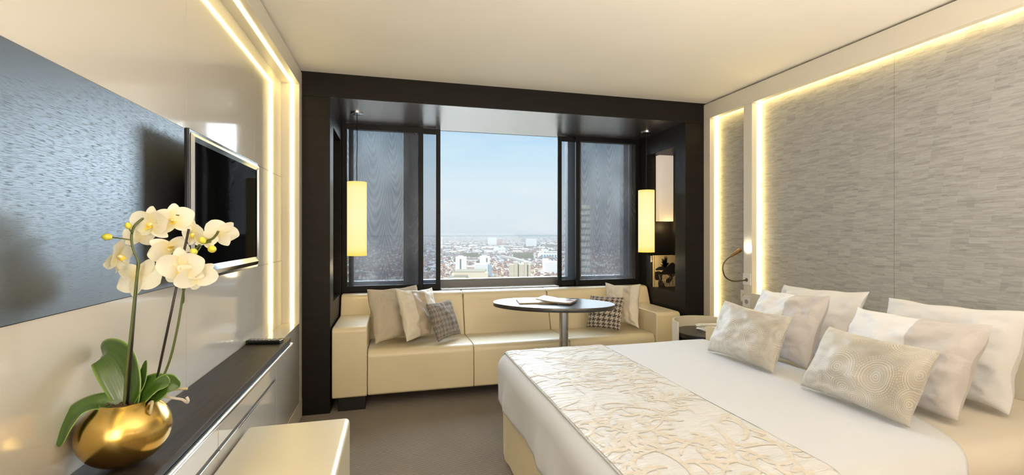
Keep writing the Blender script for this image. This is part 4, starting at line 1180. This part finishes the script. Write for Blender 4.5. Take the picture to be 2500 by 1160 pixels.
# viaduct
p0, p1, p2 = city(1225, 1950), city(1258, 1750), city(1300, 1500)
for q0, q1 in ((p0, p1), (p1, p2)):
    for k in range(60):
        q = Vector(q0).lerp(Vector(q1), k / 59); TAKEN.update(plot(q.x, q.y, 0, 7, 7, 3))
b = MB().tube([(p0[0], p0[1], GZ + 14), (p1[0], p1[1], GZ + 14), (p2[0], p2[1], GZ + 12)], 6, 6)
v = thing('viaduct', (p1[0], p1[1], GZ), 'grey elevated road crossing the red roofed houses', 'viaduct')
b.build('deck', M['road'], v)
for k in range(7):
    s_ = k / 6; q = Vector(p0).lerp(Vector(p1), s_ * 2) if s_ < .5 else Vector(p1).lerp(Vector(p2), s_ * 2 - 1); MB().box(q.x - 2, q.x + 2, q.y - 2, q.y + 2, GZ, GZ + 10).build('pillar', M['road'], v)
for i in range(110):
    v = cr.uniform(589, 622); d = 110 * 1120 / (v - 571) ; u = cr.uniform(1080, 1360); wpx = cr.uniform(8, 34)
    hh = cr.uniform(7, 13)
    x, y = city(u, d); dp = cr.uniform(60, 160); tn = cr.uniform(-.25, .25); an = -TH + tn
    if plot(x - sin(an) * dp / 2, y + cos(an) * dp / 2, an, mw(wpx, d) * .6, dp * .55, 4) & TAKEN: continue
    t, blk, z = bldg('warehouse', u - wpx / 2, u + wpx / 2, 0, d, dp, None, 'long flat white roofed warehouse in the industrial belt', 'warehouse', turn=tn, group='white roofed warehouses')
    blk('walls', 0, 1, GZ, GZ + hh, 0, 1, M['shed_wall']); blk('roof', -.01, 1.01, GZ + hh, GZ + hh + 1.5, -.01, 1.01, M['shed_white'])
# terraced houses, one thing each
def house_mesh(i):
    b = MB(); w_, d_, h_, rh = 3.0, 3.2, 4.6, 2.6
    b.box(-w_, w_, -d_, d_, 0, h_, 0)
    b.add([(-w_, -d_, h_), (w_, -d_, h_), (w_, d_, h_), (-w_, d_, h_), (-w_, 0, h_ + rh), (w_, 0, h_ + rh)], [(0, 1, 5, 4), (3, 4, 5, 2)], 1)
    b.add([(-w_, -d_, h_), (-w_, d_, h_), (-w_, 0, h_ + rh), (w_, -d_, h_), (w_, d_, h_), (w_, 0, h_ + rh)], [(0, 2, 1), (3, 4, 5)], 0)
    b.box(w_ * .5, w_ * .8, -.8, .8, h_ + 2, h_ + rh + 1.6, 0)
    o = b.build('terraced_house', [M['hw%d' % i], M['hr%d' % i]])
    return tag(o, ('small terraced house with a red roof in the town below', 'small terraced house with a brown roof in the town below', 'small pale terraced house with a russet roof in the town below', 'small brick terraced house with a slate roof in the town below')[i], 'house', 'terraced houses below the window')
protos = [house_mesh(i) for i in range(4)]
first = [True] * 4; placed = 0; hb = MB(); hb.col = []
for k in range(4000):
    if placed >= 300: break
    v = cr.triangular(640, 682, 668); d = 109 * 1120 / (v - 571); u = cr.uniform(1072, 1366)
    x, y = city(u, d); ang = round(cr.uniform(-1, 1) * 2) * .5 + .2
    s_ = cr.uniform(.85, 1.3); fx = cr.uniform(.9, 1.5)
    if (pt := plot(x, y, ang, 3.0 * s_ * fx, 3.2 * s_, .8)) & TAKEN: continue
    TAKEN.update(pt)
    i = cr.choice((0, 0, 1, 2, 3)); o = protos[i]
    if not first[i]: o = o.copy(); COL.objects.link(o)
    first[i] = False
    o.location = (x, y, GZ); o.rotation_euler = (0, 0, ang); o.scale = (s_ * fx, s_, s_); placed += 1
tb = MB(); GREEN = set()
for k in range(3200):
    z_ = cr.random()
    if z_ < .2: u, v = cr.uniform(1255, 1300), cr.uniform(622, 634)
    elif z_ < .45: u, v = cr.uniform(1280, 1362), cr.uniform(600, 607)
    elif z_ < .55: u, v = cr.uniform(1130, 1165), cr.uniform(622, 632)
    else: u, v = cr.uniform(840, 1540), 574.5 + 100 * cr.random() ** 2.2
    d = 109 * 1120 / (v - 571); x, y = city(u, d); r_ = cr.uniform(2.2, 5.0) * (1 + d / 3500)
    if (pt := plot(x, y, 0, r_, r_, .5)) & TAKEN: continue
    GREEN.update(pt)
    tb.lathe([(0, 0), (r_ * .7, r_ * .2), (r_, r_ * .8), (r_ * .75, r_ * 1.4), (0, r_ * 1.7)], (x, y, GZ), 6)
tag(tb.build('distant_trees', M['tree_green'], smooth=True), 'olive green tree belts scattered through the hazy town', 'trees', None, 'stuff')
BUILT = TAKEN | GREEN
for k in range(16000):
    v = 575 + 106 * cr.random() ** 1.5; d = 109 * 1120 / (v - 571); u = cr.uniform(835, 1540)
    x, y = city(u, d); ang = round(cr.uniform(-1, 1) * 2) * .5 + .2
    s_ = cr.uniform(.45, .85) * (1 + d / 4000); ax = Vector((cos(ang), sin(ang), 0)); ay = Vector((-sin(ang), cos(ang), 0))
    w_, d_, h_ = 5 * s_ * cr.uniform(.8, 2.2), 5 * s_, cr.uniform(5, 8) * s_
    if plot(x, y, ang, w_, d_, .5) & BUILT: continue
    n0 = len(hb.f); hb.obox((x, y, GZ + h_ / 2), ax * w_, ay * d_, (0, 0, h_ / 2))
    e = [Vector((x, y, GZ + h_)) + ax * a * w_ + ay * b_ * d_ for a in (-1, 1) for b_ in (-1, 1)]
    rd = [Vector((x, y, GZ + h_ + 3.5 * s_)) + ax * a * w_ for a in (-1, 1)]
    hb.add(e + rd, [(0, 2, 5, 4), (1, 4, 5, 3), (0, 4, 1), (2, 3, 5)])
    wc = cr.choice(WALLC + [(.92, .9, .86), (.8, .78, .74)]); rc_ = cr.choice(ROOFC + [(.50, .30, .24), (.80, .79, .76)])
    hb.col += [(*wc, 1)] * 6 + [(*rc_, 1)] * 2 + [(*wc, 1)] * 2
tag(hb.build('distant_rooftops', M['tinted']), 'countless tiny rooftops of the hazy town out to the horizon', 'rooftops', None, 'stuff')
